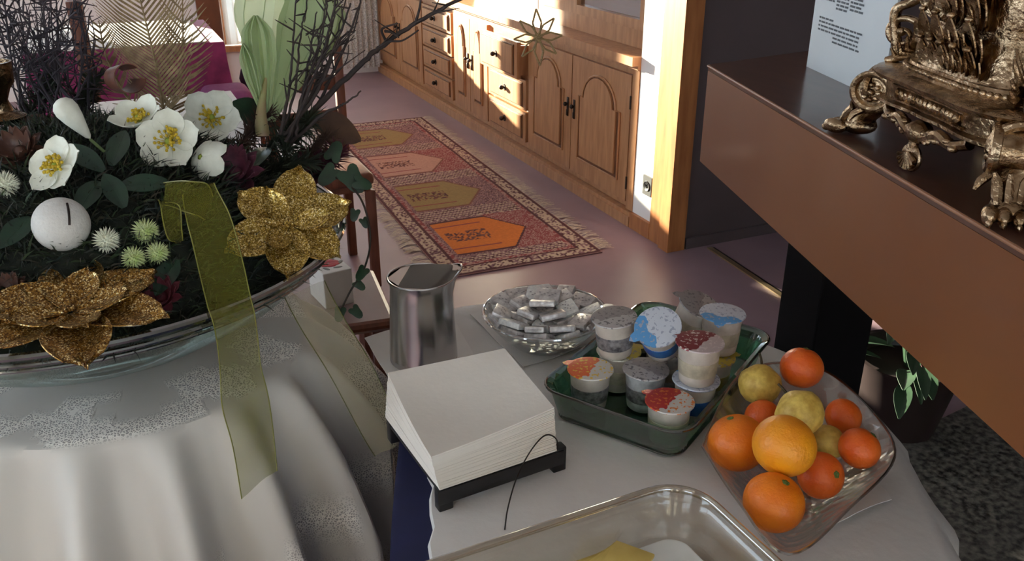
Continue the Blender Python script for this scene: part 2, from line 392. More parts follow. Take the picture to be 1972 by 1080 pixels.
u1 = unit(.0, 1.15, 'oak cupboard with plain panel doors beside the lace curtain')
door(u1, .02, .58, ZD0, ZD1, True); door(u1, .58, 1.14, ZD0, ZD1, False)
u2 = unit(1.15, 1.79, 'oak unit of four shut drawers, farther from the white wall')
for k in range(4): drawer(u2, 1.17, 1.77, .105 + k * .149, .105 + (k + 1) * .149)
u3 = unit(1.79, 2.39, 'sunlit oak cupboard with two doors between the drawer units')
door(u3, 1.80, 2.09, ZD0, ZD1, True); door(u3, 2.09, 2.38, ZD0, ZD1, False)
u4 = unit(2.39, 2.96, 'sunlit oak drawer unit with its top drawer pulled out')
drawer(u4, 2.40, 2.95, .105, .29); drawer(u4, 2.40, 2.95, .29, .475); drawer(u4, 2.40, 2.95, .475, .69, out=.055)
u5 = unit(2.96, 4.125, 'oak cupboard with two arched doors beside the white wall')
door(u5, 2.97, 3.49, ZD0, ZD1, True); door(u5, 3.49, 4.06, ZD0, ZD1, False)
hg = MB()
for z in (.2, .58):
    hg.tube([RM(4.066, .004, z - .03), RM(4.066, .004, z + .03)], .006, 8)
hg.build('hinge', M_iron, u5)
MB().room(4.07, 4.125, -.02, .004, .075, .735).build('stile', M_oak, u5, smooth=False)
o = thing('plinth', 'long low oak plinth moulding under the row of cupboards', 'plinth', RM(2.06, -.2, 0))
MB().room(0, 4.125, -.48, .02, 0, .05).build('board', M_oak, o, smooth=False)
MB().room(0, 4.125, -.48, .012, .05, .068).build('moulding', M_oak, o, smooth=False)
o = thing('worktop', 'oak worktop with moulded edge along the row of cupboards', 'worktop', RM(2.06, -.2, .735))
MB().room(0, 4.126, -.49, .015, .736, .755).build('moulding', M_oak, o, smooth=False)
MB().room(0, 4.126, -.49, .045, .755, .795).build('top', M_oak, o, smooth=False)
# glazed hutch standing on the worktop
o = thing('hutch', 'oak dresser top with glazed doors standing on the worktop', 'hutch', RM(2.06, -.3, .795))
MB().room(0, 4.12, -.49, -.47, .796, 2.1).build('back', M_oakd, o, smooth=False)
MB().room(0, 4.12, -.47, -.10, .796, .88).build('base_rail', M_oak, o, smooth=False)
MB().room(0, 4.12, -.47, -.06, 2.02, 2.1).build('cornice', M_oak, o, smooth=False)
for a, b in ((0, .08), (.56, .64), (1.12, 1.20), (1.75, 1.83), (2.36, 2.44), (2.93, 3.32), (4.0, 4.12)):
    MB().room(a, b, -.47, -.09, .88, 2.02).build('post', M_oak, o, smooth=False)
for a, b in ((.08, .56), (.64, 1.12), (1.20, 1.75), (1.83, 2.36), (2.44, 2.93)):
    MB().room(a, b, -.11, -.095, .88, 2.02).build('panel', M_oak, o, smooth=False)
pn = MB().room(3.36, 3.96, -.115, -.108, .925, 1.98).build('pane', M_hglass, o, smooth=False)
fr = MB().room(3.32, 3.36, -.13, -.085, .88, 2.02); fr.room(3.96, 4.0, -.13, -.085, .88, 2.02); fr.room(3.36, 3.96, -.13, -.085, .88, .925); fr.room(3.36, 3.96, -.13, -.085, 1.98, 2.02)
fr.build('door_frame', M_oak, o, smooth=False)
MB().room(3.33, 3.99, -.46, -.14, 1.35, 1.37).build('shelf', M_oak, o, smooth=False)
# white crockery behind the glass
for k, sx in enumerate((3.5, 3.66, 3.83)):
    c = RM(sx, -.27, .881); m = MB().lathe([(.03, 0), (.055, .02), (.075, .06), (.078, .065), (.07, .06), (.05, .022), (0, .012)], 24, c)
    tag(m.build('bowl', mat('porcelain', (222, 224, 228), rough=.2, noise=.03)), 'white china bowl behind the glass of the oak dresser', 'bowl', 'china bowls in the dresser')

# ------------------------------------------------------------------ the runner rug
rc = [onz(812, 227, .0), onz(1160, 487, 0), onz(878, 561, 0)]
far, nr, nl = rc
ex = (nr - far); Lr = ex.length; ex.normalize(); wy = (nl - nr); Wr = wy.length; ey = Vector((ex.y, -ex.x, 0)); ey = ey if ey.dot(wy) > 0 else -ey
Wr = abs(ey.dot(wy))
NI, NJ = 460, 150
def h2(a, b, k=0): 
    x = math.sin(a * 127.1 + b * 311.7 + k * 74.7) * 43758.5453; return x - math.floor(x)
CR = {'dk': (78, 34, 40), 'pk': (168, 128, 120), 'cr': (188, 164, 142), 'rd': (134, 58, 60), 'mau': (128, 92, 98), 'ol': (146, 122, 74), 'or': (204, 112, 36), 'sal': (182, 138, 122), 'br': (120, 72, 58)}
CR = {k: lin(v) for k, v in CR.items()}
def rugcol(i, j):
    x = i / NI * Lr; y = j / NJ * Wr          # y from the cupboard side
    bx = min(x, Lr - x); by = min(y, Wr - y); b = min(bx, by); q = h2(i // 2, j // 2)
    if b < .018: return CR['dk'] if b > .004 else CR['pk']
    if b < .075:
        return CR['cr'] if (q > .45) else (CR['mau'] if q > .2 else CR['dk'])
    if b < .092: return CR['dk']
    if b < .112: return CR['rd'] if q > .5 else CR['pk']
    n = 4; L0 = Lr - .224; k = min(n - 1, int((x - .112) / L0 * n)); fx = ((x - .112) / L0 * n - k); fy = (y - .112) / (Wr - .224)
    hue = ['ol', 'sal', 'ol', 'or'][k]
    if fx < .10 or fx > .90:
        return CR['cr'] if (int(i * .5) + int(j * .4)) % 3 == 0 else (CR['mau'] if q > .35 else CR['dk'])
    c = abs(fx - .5)
    lim = .36 if fy > .42 else .36 * max(0, (fy - .14) / .28)
    if c > .385: return CR['cr'] if q > .55 else CR['mau']
    if c < lim and .10 < fy < .97:
        if c > lim - .03: return CR['dk'] if k == 3 else CR['br']
        if .52 < fy < .92 and c < .10 and q > .45: return CR['dk'] if q > .75 else CR['br']
        if fy > .5 and .22 < c < .24: return CR['rd']
        return CR[hue]
    q = h2(i, j)
    if k in (1, 3) and fy < .42 and c < .38: return CR['rd'] if q > .35 else CR['pk']
    return CR['mau'] if q > .5 else (CR['pk'] if q > .22 else CR['dk'])
m = MB(); vs = []; cs = []
for i in range(NI + 1):
    for j in range(NJ + 1):
        z = .007 + .0015 * math.sin(i * .05) * math.sin(j * .06)
        vs.append(far + ex * (i / NI * Lr) + ey * (j / NJ * Wr) + Vector((0, 0, z))); cs.append(rugcol(i, j))
fs = [(i * (NJ + 1) + j, (i + 1) * (NJ + 1) + j, (i + 1) * (NJ + 1) + j + 1, i * (NJ + 1) + j + 1) for i in range(NI) for j in range(NJ)]
b0 = len(vs); bd = [0, NI * (NJ + 1), NI * (NJ + 1) + NJ, NJ]
vs += [Vector((vs[k].x, vs[k].y, .001)) for k in bd]; cs += [CR['dk']] * 4
fs += [(bd[k], bd[(k + 1) % 4], b0 + (k + 1) % 4, b0 + k) for k in range(4)]
m.v = vs; m.f = fs; m.c = cs
rug = thing('rug', 'narrow oriental rug with four niche panels in olive, salmon and orange', 'rug', far + ex * Lr / 2 + ey * Wr / 2)
M_rug = mat('rug_pile', (255, 255, 255), rough=.95, attr=True, noise=.18, nscale=90, bump=.3, bscale=300)
m.build('pile', M_rug, rug, smooth=False)
M_fr = mat('fringe_cream', (206, 190, 172), rough=.95, noise=.15, nscale=60)
for side in (0, 1):
    m = MB()
    for k in range(420):
        x = U(0, Lr); p = far + ex * x + ey * (0 if side == 0 else Wr); dr = (-ey if side == 0 else ey) + ex * U(-.35, .35); ln = U(.045, .085)
        sdv = Vector((-dr.y, dr.x, 0)).normalized() * .0022
        a = p + Vector((0, 0, .004)); b = p + dr * ln + Vector((0, 0, .003)); md = p + dr * ln * .5 + Vector((0, 0, .009)) + ex * U(-.01, .01)
        m.add([a - sdv, a + sdv, md + sdv, md - sdv, b + sdv, b - sdv], [(0, 1, 2, 3), (3, 2, 4, 5)])
    f = m.build('fringe', M_fr, rug); f['kind'] = 'stuff'
# ------------------------------------------------------------------ dining tables and chairs at the far windows
M_mag = mat('magenta_cloth', (150, 52, 104), rough=.9, c2=(118, 38, 84), nscale=12, sheen=.2)
M_white = mat('white_cloth', (232, 230, 226), rough=.9, noise=.05, nscale=14, bump=.08, bscale=120)
M_chair = mat('chair_wood', (112, 62, 42), rough=.45, c2=(88, 46, 30), nscale=10, stretch=(6, 6, 1))
M_purple = mat('purple_fabric', (132, 70, 116), rough=.9, noise=.15, nscale=40)
M_navyseat = mat('navy_fabric', (62, 66, 96), rough=.9, noise=.15, nscale=40)
def clothbox(name, m_, par, s0, s1, t0, t1, z0, z1, amp=.02, k=9):
    pts = []
    N = 24
    for a, b in (((s0, t0), (s1, t0)), ((s1, t0), (s1, t1)), ((s1, t1), (s0, t1)), ((s0, t1), (s0, t0))):
        for i in range(N): pts.append((a[0] + (b[0] - a[0]) * i / N, a[1] + (b[1] - a[1]) * i / N))
    cs, ct = (s0 + s1) / 2, (t0 + t1) / 2; G = []
    for i, (a, b) in enumerate(pts):
        dx, dy = a - cs, b - ct; l = math.hypot(dx, dy); row = [RM(cs + dx * .02, ct + dy * .02, z1), RM(cs + dx * .9, ct + dy * .9, z1), RM(a, b, z1), RM(a + dx / l * .004, b + dy / l * .004, z1 - .01)]
        for q in range(1, 7):
            f = q / 6; e = amp * f * (1 + math.sin(i * 2 * PI * k / len(pts) * 4 / 4 * 1.0)) + .03 * f
            row.append(RM(a + dx / l * e, b + dy / l * e, z1 - .01 - (z1 - z0 - .01) * f))
        G.append(row)
    return MB().sheet(G, .003, close_u=True).build(name, m_, par)
o = thing('dining_table', 'dining table under a magenta cloth near the bright window', 'table', RM(2.25, 2.0, 0), 'dining tables')
clothbox('tablecloth', M_mag, o, 1.80, 2.66, 1.58, 2.5, .22, .75, k=22)
for a in (1.9, 2.58):
    for b in (1.66, 2.4): MB().room(a - .03, a + .03, b - .03, b + .03, 0, .73).build('leg', M_chair, o, smooth=False)
c = MB().room(1.80, 2.655, 1.66, 2.49, .7525, .757).build('table_runner', M_white, None, smooth=False); tag(c, 'white overcloth spread on the magenta tablecloth', 'tablecloth')
o = thing('dining_table', 'dining table under a plain white cloth in front of the purple chair', 'table', RM(4.1, 2.0, 0), 'dining tables')
clothbox('tablecloth', M_white, o, 3.87, 4.32, 1.72, 2.3, .25, .75, k=16)
for a in (3.94, 4.26):
    for b in (1.79, 2.2): MB().room(a - .025, a + .025, b - .025, b + .025, 0, .73).build('leg', M_chair, o, smooth=False)
def chair(label, loc, rz, seat_m, post=.036, w=.40, dp=.40, bh=.95):
    o = thing('dining_chair', label, 'chair', loc, 'dining chairs'); M = rotz(rz)
    def T(x, y, z): return Vector(loc) + M @ Vector((x, y, z))
    MB().box(T(0, 0, .455), (w, dp, .05), M, .018, 3).build('seat', seat_m, o)
    MB().box(T(0, 0, .42), (w - .03, dp - .03, .03), M, .004).build('seat_frame', M_chair, o)
    for sx in (-1, 1):
        MB().box(T(sx * (w / 2 - post / 2), dp / 2 - post / 2, bh / 2), (post, post, bh), M, .005).build('back_post', M_chair, o)
        MB().box(T(sx * (w / 2 - post / 2), -dp / 2 + post / 2, .205), (post, post, .41), M, .005).build('leg', M_chair, o)
    for z in (.62, .76, .90): MB().box(T(0, dp / 2 - post / 2, z * bh / .95), (w - 2 * post, .02, .06), M, .005).build('back_rail', M_chair, o)
    return o
rzc = math.atan2(DS.y, DS.x)
pc = onz(680, 490, 0); chair('brown wooden dining chair standing on the floor beside the rug', pc + rotz(rzc + PI / 2) @ Vector((-.147, -.18, 0)), rzc + PI / 2, M_chair, w=.33)
pc2 = Vector(ony(178, 165, 3.78)); pc2.z = 0
chair('brown wooden dining chair drawn up to the magenta table', pc2 + rotz(rzc) @ Vector((-.17, -.18, 0)), rzc, M_purple, post=.06, bh=1.05)
pc3 = onz(435, 168, .56); 
o = thing('bench', 'low purple upholstered bench in front of the magenta table', 'bench', (pc3.x, pc3.y, 0))
MB().box((pc3.x, pc3.y, .50), (.30, .24, .12), rotz(rzc), .05, 4).build('seat', M_purple, o)
for a in (-1, 1):
    for b in (-1, 1): MB().tube([Vector((pc3.x, pc3.y, 0)) + rotz(rzc) @ Vector((a * .11, b * .08, 0)), Vector((pc3.x, pc3.y, .45)) + rotz(rzc) @ Vector((a * .11, b * .08, 0))], .016).build('leg', M_chair, o)
pc4 = onz(500, 142, .50)
o = thing('stool', 'round navy upholstered stool beside the magenta tablecloth', 'stool', (pc4.x, pc4.y, 0))
MB().lathe([(.0, .42), (.08, .42), (.105, .44), (.115, .48), (.10, .53), (.05, .555), (0, .56)], 28, (pc4.x, pc4.y, 0)).build('seat', M_navyseat, o)
for a in range(4): MB().tube([Vector((pc4.x + .10 * math.cos(a * PI / 2), pc4.y + .10 * math.sin(a * PI / 2), 0)), Vector((pc4.x + .06 * math.cos(a * PI / 2), pc4.y + .06 * math.sin(a * PI / 2), .43))], .014).build('leg', M_chair, o)
# low side table behind the flower stand and the printed carton on it
zt = .60
q0, q1, q2 = onz(712, 520, zt), onz(752, 612, zt), onz(560, 560, zt)
e1 = (q1 - q0); e2 = Vector((-e1.y, e1.x, 0)).normalized(); e2 = e2 if e2.dot(q2 - q0) > 0 else -e2
e2 = e2 * .42
Pq = [q0, q1, q1 + e2, q0 + e2]
o = thing('side_table', 'low brown side table behind the flower stand', 'table', ((q0 + q1 + e2) / 1 * 0) + Vector((sum(p.x for p in Pq) / 4, sum(p.y for p in Pq) / 4, 0)))
def flat(poly, z0, z1): return MB().hexa([Vector((p.x, p.y, z0)) for p in poly] + [Vector((p.x, p.y, z1)) for p in poly])
flat(Pq, zt - .03, zt).build('top', mat('side_top', (134, 110, 106), rough=.3, noise=.1), o, smooth=False)
eh = MB()
for a, b in zip(Pq, Pq[1:] + Pq[:1]): eh.tube([a + Vector((0, 0, -.012)), b + Vector((0, 0, -.012))], .012, 8)
eh.build('edging', M_chair, o)
cq = sum(Pq, Vector()) / 4
for p in Pq:
    b = p + (cq - p) * .12; MB().tube([Vector((b.x, b.y, 0)), Vector((b.x, b.y, zt - .03))], .018).build('leg', M_chair, o)
cc = Vector(onz(640, 575, zt)); cR = rotz(math.atan2(e1.y, e1.x) + .25)
o = thing('carton', 'small white carton printed with a red rose, on the low side table', 'carton', (cc.x, cc.y, zt))
MB().box(cc + Vector((0, 0, .045)), (.10, .07, .088), cR, .002).build('box', mat('carton_white', (205, 198, 190), rough=.6, noise=.08, nscale=30), o, smooth=False)
pr = MB()
for fx in range(7):
    a = fx * 2 * PI / 7
    pr.ell(cc + Vector((0, 0, .0895)) + cR @ Vector((-.005 + .014 * math.cos(a), .014 * math.sin(a), 0)), (.013, .010, .0012), n=10, m=4)
pr.build('rose_print', mat('rose_red', (186, 62, 66), rough=.6, c2=(150, 40, 50), nscale=60), o)
pr = MB()
for fx in range(6):
    a = fx * 1.05 + .4; pr.ell(cc + Vector((0, 0, .0892)) + cR @ Vector((-.003 + .033 * math.cos(a), .027 * math.sin(a), 0)), (.012, .005, .0008), rotz(a), n=8, m=4)
pr.build('leaf_print', mat('print_grey', (110, 108, 100), rough=.6, noise=.1), o)

# ------------------------------------------------------------------ the counter on the right
M_ctop = mat('counter_top', (92, 60, 46), rough=.28, c2=(74, 47, 36), nscale=5, stretch=(8, 1, 1), coat=.3)
M_cfac = mat('counter_fascia', (126, 78, 45), rough=.42, c2=(112, 65, 34), nscale=2.2, coat=.15)
ZC, ZB = 1.20, 1.021
CA = Vector((.352, 1.600, 0)); CD = Vector((.1213, -.9926, 0)); CN = Vector((.9926, .1213, 0))
far_e = Vector((.553 - .352, 1.727 - 1.600, 0)).normalized()
Lc = 1.95
top_poly = [CA, CA + CD * Lc, CA + CD * Lc + CN * .55, CA + far_e * .62 + CD * .15, CA + far_e * .60]
counter = thing('counter', 'brown wooden counter shelf with a tall front edge carrying the brass candelabra', 'counter', CA + CD * .8 + CN * .3)
ins = [p + CN * .0 for p in top_poly]
MB().prism([(p.x, p.y) for p in ins], .010, c=(0, 0, ZC - .010)).build('top', M_ctop, counter, smooth=False)
f = MB(); g = CN * .02
f.hexa([CA + Vector((0, 0, ZB)), CA + CD * Lc + Vector((0, 0, ZB)), CA + CD * Lc + g + Vector((0, 0, ZB)), CA + g + Vector((0, 0, ZB)), CA + Vector((0, 0, ZC - .0105)), CA + CD * Lc + Vector((0, 0, ZC - .0105)), CA + CD * Lc + g + Vector((0, 0, ZC - .0105)), CA + g + Vector((0, 0, ZC - .0105))])
f.build('fascia', M_cfac, counter, smooth=False)
lip = MB().tube([CA - CN * .0005 + Vector((0, 0, ZC - .0025)), CA + CD * Lc - CN * .0005 + Vector((0, 0, ZC - .0025))], .0022, 8); lip.build('edge_band', mat('edge_band', (150, 104, 74), rough=.4, noise=.1), counter)
fe = CA + far_e * .60; gn = Vector((far_e.y, -far_e.x, 0)) * .02; st_ = CA + far_e * .03
MB().hexa([st_ + Vector((0, 0, ZB)), fe + Vector((0, 0, ZB)), fe + gn + Vector((0, 0, ZB)), st_ + gn + Vector((0, 0, ZB)), st_ + Vector((0, 0, ZC - .0105)), fe + Vector((0, 0, ZC - .0105)), fe + gn + Vector((0, 0, ZC - .0105)), st_ + gn + Vector((0, 0, ZC - .0105))]).build('end_board', M_cfac, counter, smooth=False)
M_post = mat('post_black', (15, 13, 15), spec=.1, rough=.9, noise=.2, nscale=8)
pp = Vector((.600, 1.52, 0))
MB().box(pp + Vector((0, 0, .589)), (.11, .16, 1.176), rotz(math.atan2(CN.y, CN.x)), .004).build('post', M_post, counter, smooth=False)
pp = Vector((.85, .0, 0)); MB().box(pp + Vector((0, 0, .589)), (.11, .16, 1.176), rotz(math.atan2(CN.y, CN.x)), .004).build('post', M_post, counter, smooth=False)

# printed sheet standing on the counter
b0 = onz(1553, 128, ZC); b1 = onz(1680, 187, ZC); sx = (b1 - b0).normalized(); sn = Vector((sx.y, -sx.x, 0)); sn = sn if sn.dot(Vector((-1, 0, 0))) > 0 else -sn
WS, HS = .27, .36
o = thing('notice', 'white printed notice standing upright on the counter behind the candelabra', 'notice', b0 + sx * WS / 2)
MB().hexa([b0, b0 + sx * WS, b0 + sx * WS - sn * .004, b0 - sn * .004] + [p + Vector((0, 0, HS)) for p in (b0, b0 + sx * WS, b0 + sx * WS - sn * .004, b0 - sn * .004)]).build('sheet', mat('paper_notice', (206, 212, 214), rough=.5, noise=.03), o, smooth=False)
pm = MB()
def bar(x0, x1, z, h):
    q = b0 + sn * .0006
    pm.add([q + sx * x0 + Vector((0, 0, z)), q + sx * x1 + Vector((0, 0, z)), q + sx * x1 + Vector((0, 0, z + h)), q + sx * x0 + Vector((0, 0, z + h))], [(0, 1, 2, 3)])
for c0, c1, z0, z1 in ((.028, .075, .118, .33), (.082, .125, .108, .33), (.130, .175, .112, .33)):
    z = z0
    while z < z1:
        x = c0
        while x < c1 - .006:
            l = min(U(.006, .02), c1 - x); bar(x, x + l, z, .0032); x += l + .0025
        z += .0058
        if random.random() < .08: z += .006
for k, z in enumerate((.055, .0615, .068, .0745, .081, .0875)):
    x = .026 if k > 1 else .085
    e = .175 if k < 5 else .07
    while x < e:
        l = U(.006, .02); bar(x, x + l, z, .003); x += l + .0025
pm.build('print', mat('ink_grey', (92, 96, 100), rough=.7, noise=.1), o, smooth=False)

def leafgrid(p, d, up, ln, wd, droop=.3, fold=.15, nu=6, nv=3, thick=0.0):
    d = Vector(d).normalized(); s_ = d.cross(Vector(up)); s_ = s_.normalized() if s_.length > 1e-4 else d.orthogonal().normalized(); nrm = s_.cross(d)
    G = []
    for i in range(nu + 1):
        f = i / nu; wdt = wd * math.sin(PI * min(1, f * .92 + .06)) ** .8; row = []
        c = Vector(p) + d * (ln * f) + nrm * (-droop * ln * f * f)
        for j in range(-nv, nv + 1): row.append(c + s_ * (wdt * .5 * j / nv) + nrm * (fold * abs(j / nv) * wdt))
        G.append(row)
    return G
# ------------------------------------------------------------------ brass candelabra on three paw feet
M_brass = mat('brass', (192, 166, 134), rough=.24, metal=1.0, c2=(104, 78, 50), nscale=45, bump=.6, bscale=140)
cc = Vector((.555, .970, ZC + .001))
cand = thing('candelabra', 'ornate brass candelabra base on lion paw feet standing on the counter', 'candelabra', cc)
A1 = math.atan2(.144, -.104)
def tri_r(a, rc_, rf, p=1.0):
    """radius of a three-cornered section with corner radius rc_ and face radius rf"""
    c = (1 + math.cos(3 * (a - A1))) / 2; return rf + (rc_ - rf) * c ** p
def loft(levels, n=72):
    m = MB(); vs = []; fs = []
    for (z, rc_, rf, p) in levels:
        for j in range(n):
            a = 2 * PI * j / n; r = tri_r(a, rc_, rf, p); vs.append(cc + Vector((r * math.cos(a), r * math.sin(a), z)))
    for i in range(len(levels) - 1):
        for j in range(n): fs.append((i * n + j, i * n + (j + 1) % n, (i + 1) * n + (j + 1) % n, (i + 1) * n + j))
    fs.append(tuple(range(n - 1, -1, -1))); fs.append(tuple((len(levels) - 1) * n + j for j in range(n)))
    return m.add(vs, fs)
loft([(.068, .150, .098, 1.6), (.072, .158, .104, 1.6), (.076, .158, .104, 1.6), (.079, .148, .098, 1.6), (.104, .150, .100, 1.6), (.107, .164, .112, 1.6), (.113, .168, .116, 1.6), (.117, .164, .112, 1.6), (.120, .140, .098, 1.4), (.130, .124, .092, 1.3), (.134, .122, .09, 1.2)]).build('plinth', M_brass, cand)
loft([(.134, .112, .088, 1), (.150, .104, .084, 1), (.17, .100, .080, 1), (.20, .098, .078, 1), (.24, .104, .084, 1), (.28, .098, .078, 1), (.31, .07, .055, 1), (.33, .05, .045, 1), (.36, .075, .07, 1), (.40, .03, .03, 1), (.55, .022, .022, 1)]).build('column', M_brass, cand)
for k in range(3):
    a = A1 + k * 2 * PI / 3; e = Vector((math.cos(a), math.sin(a), 0)); g = Vector((-e.y, e.x, 0)); Z = Vector((0, 0, 1))
    def Q(r, s, z): return cc + e * r + g * s + Z * z
    Me = Matrix((g, Z, e)).transposed()
    # paw foot: pad, four toes with claws, hairy ankle
    m = MB().ell(Q(.186, 0, .016), (.020, .026, .015), Matrix((g, e, Z)).transposed())
    for s_ in (-.019, -.0065, .0065, .019):
        m.ell(Q(.206, s_, .012), (.0075, .017, .0115), Matrix((g, e, Z)).transposed()); m.ell(Q(.219, s_, .007), (.0035, .007, .006), Matrix((g, e, Z)).transposed(), n=8, m=5)
    m.tube([Q(.184, 0, .02), Q(.176, 0, .036), Q(.166, 0, .05), Q(.158, 0, .066)], [.019, .016, .017, .018], 12)
    for s_ in (-.014, -.005, .005, .014):
        m.tube([Q(.200, s_, .022), Q(.194, s_ * 1.1, .034), Q(.186, s_ * 1.2, .046), Q(.186, s_ * 1.5, .056)], [.004, .0055, .005, .002], 7)
    m.tube([Q(.165, .02, .05), Q(.175, .03, .04), Q(.178, .034, .03)], [.006, .005, .002], 7); m.tube([Q(.165, -.02, .05), Q(.175, -.03, .04), Q(.178, -.034, .03)], [.006, .005, .002], 7)
    m.build('paw_foot', M_brass, cand)
    # round volute with rosette above the foot
    m = MB().torus(Q(.166, 0, .082), .026, .0065, Me, 28, 8); m.lathe([(.026, -.02), (.027, .0), (.02, .002), (0, .004)], 24, Q(.164, 0, .082), Me)
    for j in range(8): m.ell(Q(.170, .0125 * math.cos(j * PI / 4), .082 + .0125 * math.sin(j * PI / 4)), .0045, n=8, m=5)
    m.ell(Q(.171, 0, .082), .006, n=10, m=6)
    m.torus(Q(.166, 0, .082), .0175, .002, Me, 24, 6)
    for s_ in (-1, 1):
        Ms = xf(g * s_); c_ = Q(.158, s_ * .024, .076); m.torus(c_, .026, .0055, Ms, 28, 8); m.lathe([(.027, -.024), (.027, -.002), (.02, .001), (0, .002)], 24, c_, Ms); m.torus(c_, .0165, .002, Ms, 22, 6)
        for j in range(8): m.ell(c_ + g * s_ * .003 + e * (.011 * math.cos(j * PI / 4)) + Z * (.011 * math.sin(j * PI / 4)), .0042, n=8, m=5)
        m.ell(c_ + g * s_ * .003, .0055, n=8, m=5)
    m.build('volute', M_brass, cand)
    # standing C-scroll in the radial plane on the corner
    sp = []
    for j in range(46):
        th = j / 45 * 2 * PI * 1.6; r = .004 + .027 * (j / 45); sp.append(Q(.146 + r * math.cos(th + 1.0), 0, .160 + r * math.sin(th + 1.0)))
    tail = [sp[-1], Q(.128, 0, .138), Q(.146, 0, .126), Q(.160, 0, .119)]
    m = MB().tube(sp, [.003 + .003 * i / 45 for i in range(46)], 10); m.tube(spline(tail, 6), .0062, 10)
    m.tube(spline([sp[-1], Q(.160, 0, .188), Q(.142, 0, .205), Q(.118, 0, .225), Q(.120, 0, .26)], 6), [.0065] * 25, 10)
    m.tube(spline([Q(.125, 0, .225), Q(.150, 0, .238), Q(.158, 0, .232)], 5), [.005] * 10 + [.002], 8)
    m.ell(sp[0], .007, n=10, m=6)
    for s_ in (-1, 1):
        for j in range(5): m.tube([Q(.120, s_ * .006, .134 + j * .002), Q(.142 - j * .006, s_ * .014, .130 + j * .007), Q(.146 - j * .009, s_ * .02, .142 + j * .010)], [.003, .0045, .0015], 6)
    m.build('scroll', M_brass, cand)
    # rib up the corner of the column
    m = MB()
    for s_ in (-.008, 0, .008): m.tube([Q(.122, s_, .124), Q(.106, s_ * .8, .15), Q(.102, s_ * .7, .18), Q(.101, s_ * .7, .22), Q(.107, s_ * .7, .25), Q(.098, s_ * .7, .29)], .0042, 8)
    m.build('rib', M_brass, cand)
    # face half-way to the next corner
    b = a + PI / 3; e2_ = Vector((math.cos(b), math.sin(b), 0)); g2 = Vector((-e2_.y, e2_.x, 0))
    def W(r, s, z): return cc + e2_ * r + g2 * s + Z * z
    Mf = Matrix((g2, Z, e2_)).transposed()
    m = MB()
    for j in range(15):
        s_ = (j - 7) * .0085; aa = b + math.atan2(s_, .1); r = tri_r(aa, .150, .100, 1.6); p = cc + Vector((math.cos(aa), math.sin(aa), 0)) * (r + .002) + Z * .0915
        m.ell(p, (.0042, .0042, .0075), n=8, m=6)
    for zz in (.082, .101):
        ln = []
        for j in range(21):
            aa = b + (j - 10) / 10 * .62; ln.append(cc + Vector((math.cos(aa), math.sin(aa), 0)) * (tri_r(aa, .150, .100, 1.6) + .001) + Z * zz)
        m.tube(ln, .0022, 6)
    m.build('frieze', M_brass, cand)
    m = MB()
    for j in range(31):
        aa = b + (j - 15) / 15 * .95; m.ell(cc + Vector((math.cos(aa), math.sin(aa), 0)) * (tri_r(aa, .126, .093, 1.3) + .001) + Z * .127, .0042, n=8, m=5)
    m.build('bead_row', M_brass, cand)
    # apron scrolls and shell pendant under the frieze
    m = MB()
    for s_ in (-1, 1):
        m.tube(spline([W(.098, s_ * .085, .066), W(.104, s_ * .062, .058), W(.106, s_ * .042, .064), W(.106, s_ * .026, .056), W(.106, s_ * .012, .050)], 5), [.007] * 21, 8)
        for j in range(6): m.ell(W(.106, s_ * (.016 + .011 * j), .058 + .004 * math.sin(j * 2)), (.0065, .0055, .005), n=8, m=5)
        sp2 = [W(.109, s_ * (.026 + (.010 - .0011 * j) * math.cos(j * .9)), .052 + (.010 - .0011 * j) * math.sin(j * .9)) for j in range(9)]
        m.tube(spline(sp2, 3), .003, 6)
    m.ell(W(.104, 0, .055), (.018, .016, .014), Mf); m.tube([W(.108, 0, .05), W(.108, 0, .034)], .006, 8)
    m.build('apron', M_brass, cand)
    m = MB().lathe([(.0, -.003), (.018, -.003), (.0195, 0), (.018, .002), (0, .004)], 20, W(.108, 0, .020), Mf)
    for j in range(9):
        th = -PI * .5 + (j - 4) * .36; m.tube([W(.113, 0, .028), W(.1135, .0175 * math.cos(th), .022 + .018 * math.sin(th))], [.0012, .0030], 6)
    m.build('shell_pendant', M_brass, cand)
    # acanthus leaves climbing the face of the column
    m = MB()
    for row, (z0, nn, ln, wd_) in enumerate(((.134, 5, .040, .026), (.150, 4, .060, .030), (.195, 3, .060, .034), (.225, 4, .055, .028), (.262, 3, .05, .03))):
        for j in range(nn):
            s0_ = (j - (nn - 1) / 2) * .105 / nn; r0 = .0835 + .0012 * row - .004 * abs(s0_ / .05)
            base_ = W(r0, s0_, z0); di = (Z + e2_ * .10 + g2 * s0_ * 2).normalized()
            for q in (-1, 0, 1):
                G = leafgrid(base_ + g2 * (q * wd_ * .22), di + g2 * (q * .35), e2_, ln * (1 - .25 * abs(q)), wd_ * (.7 if q else .9), -.22, .22, 7, 2)
                m.sheet(G, .0016)
            m.tube([base_, base_ + di * ln * .5 + e2_ * .005, base_ + di * ln * .95 + e2_ * .013], [.0025, .002, .001], 6)
            m.ell(base_ + di * ln * 1.0 + e2_ * .013, (.005, .005, .004), n=8, m=5)
    m.build('acanthus', M_brass, cand)

for ch in cand.children:
    for v in ch.data.vertices: v.co.z *= .82
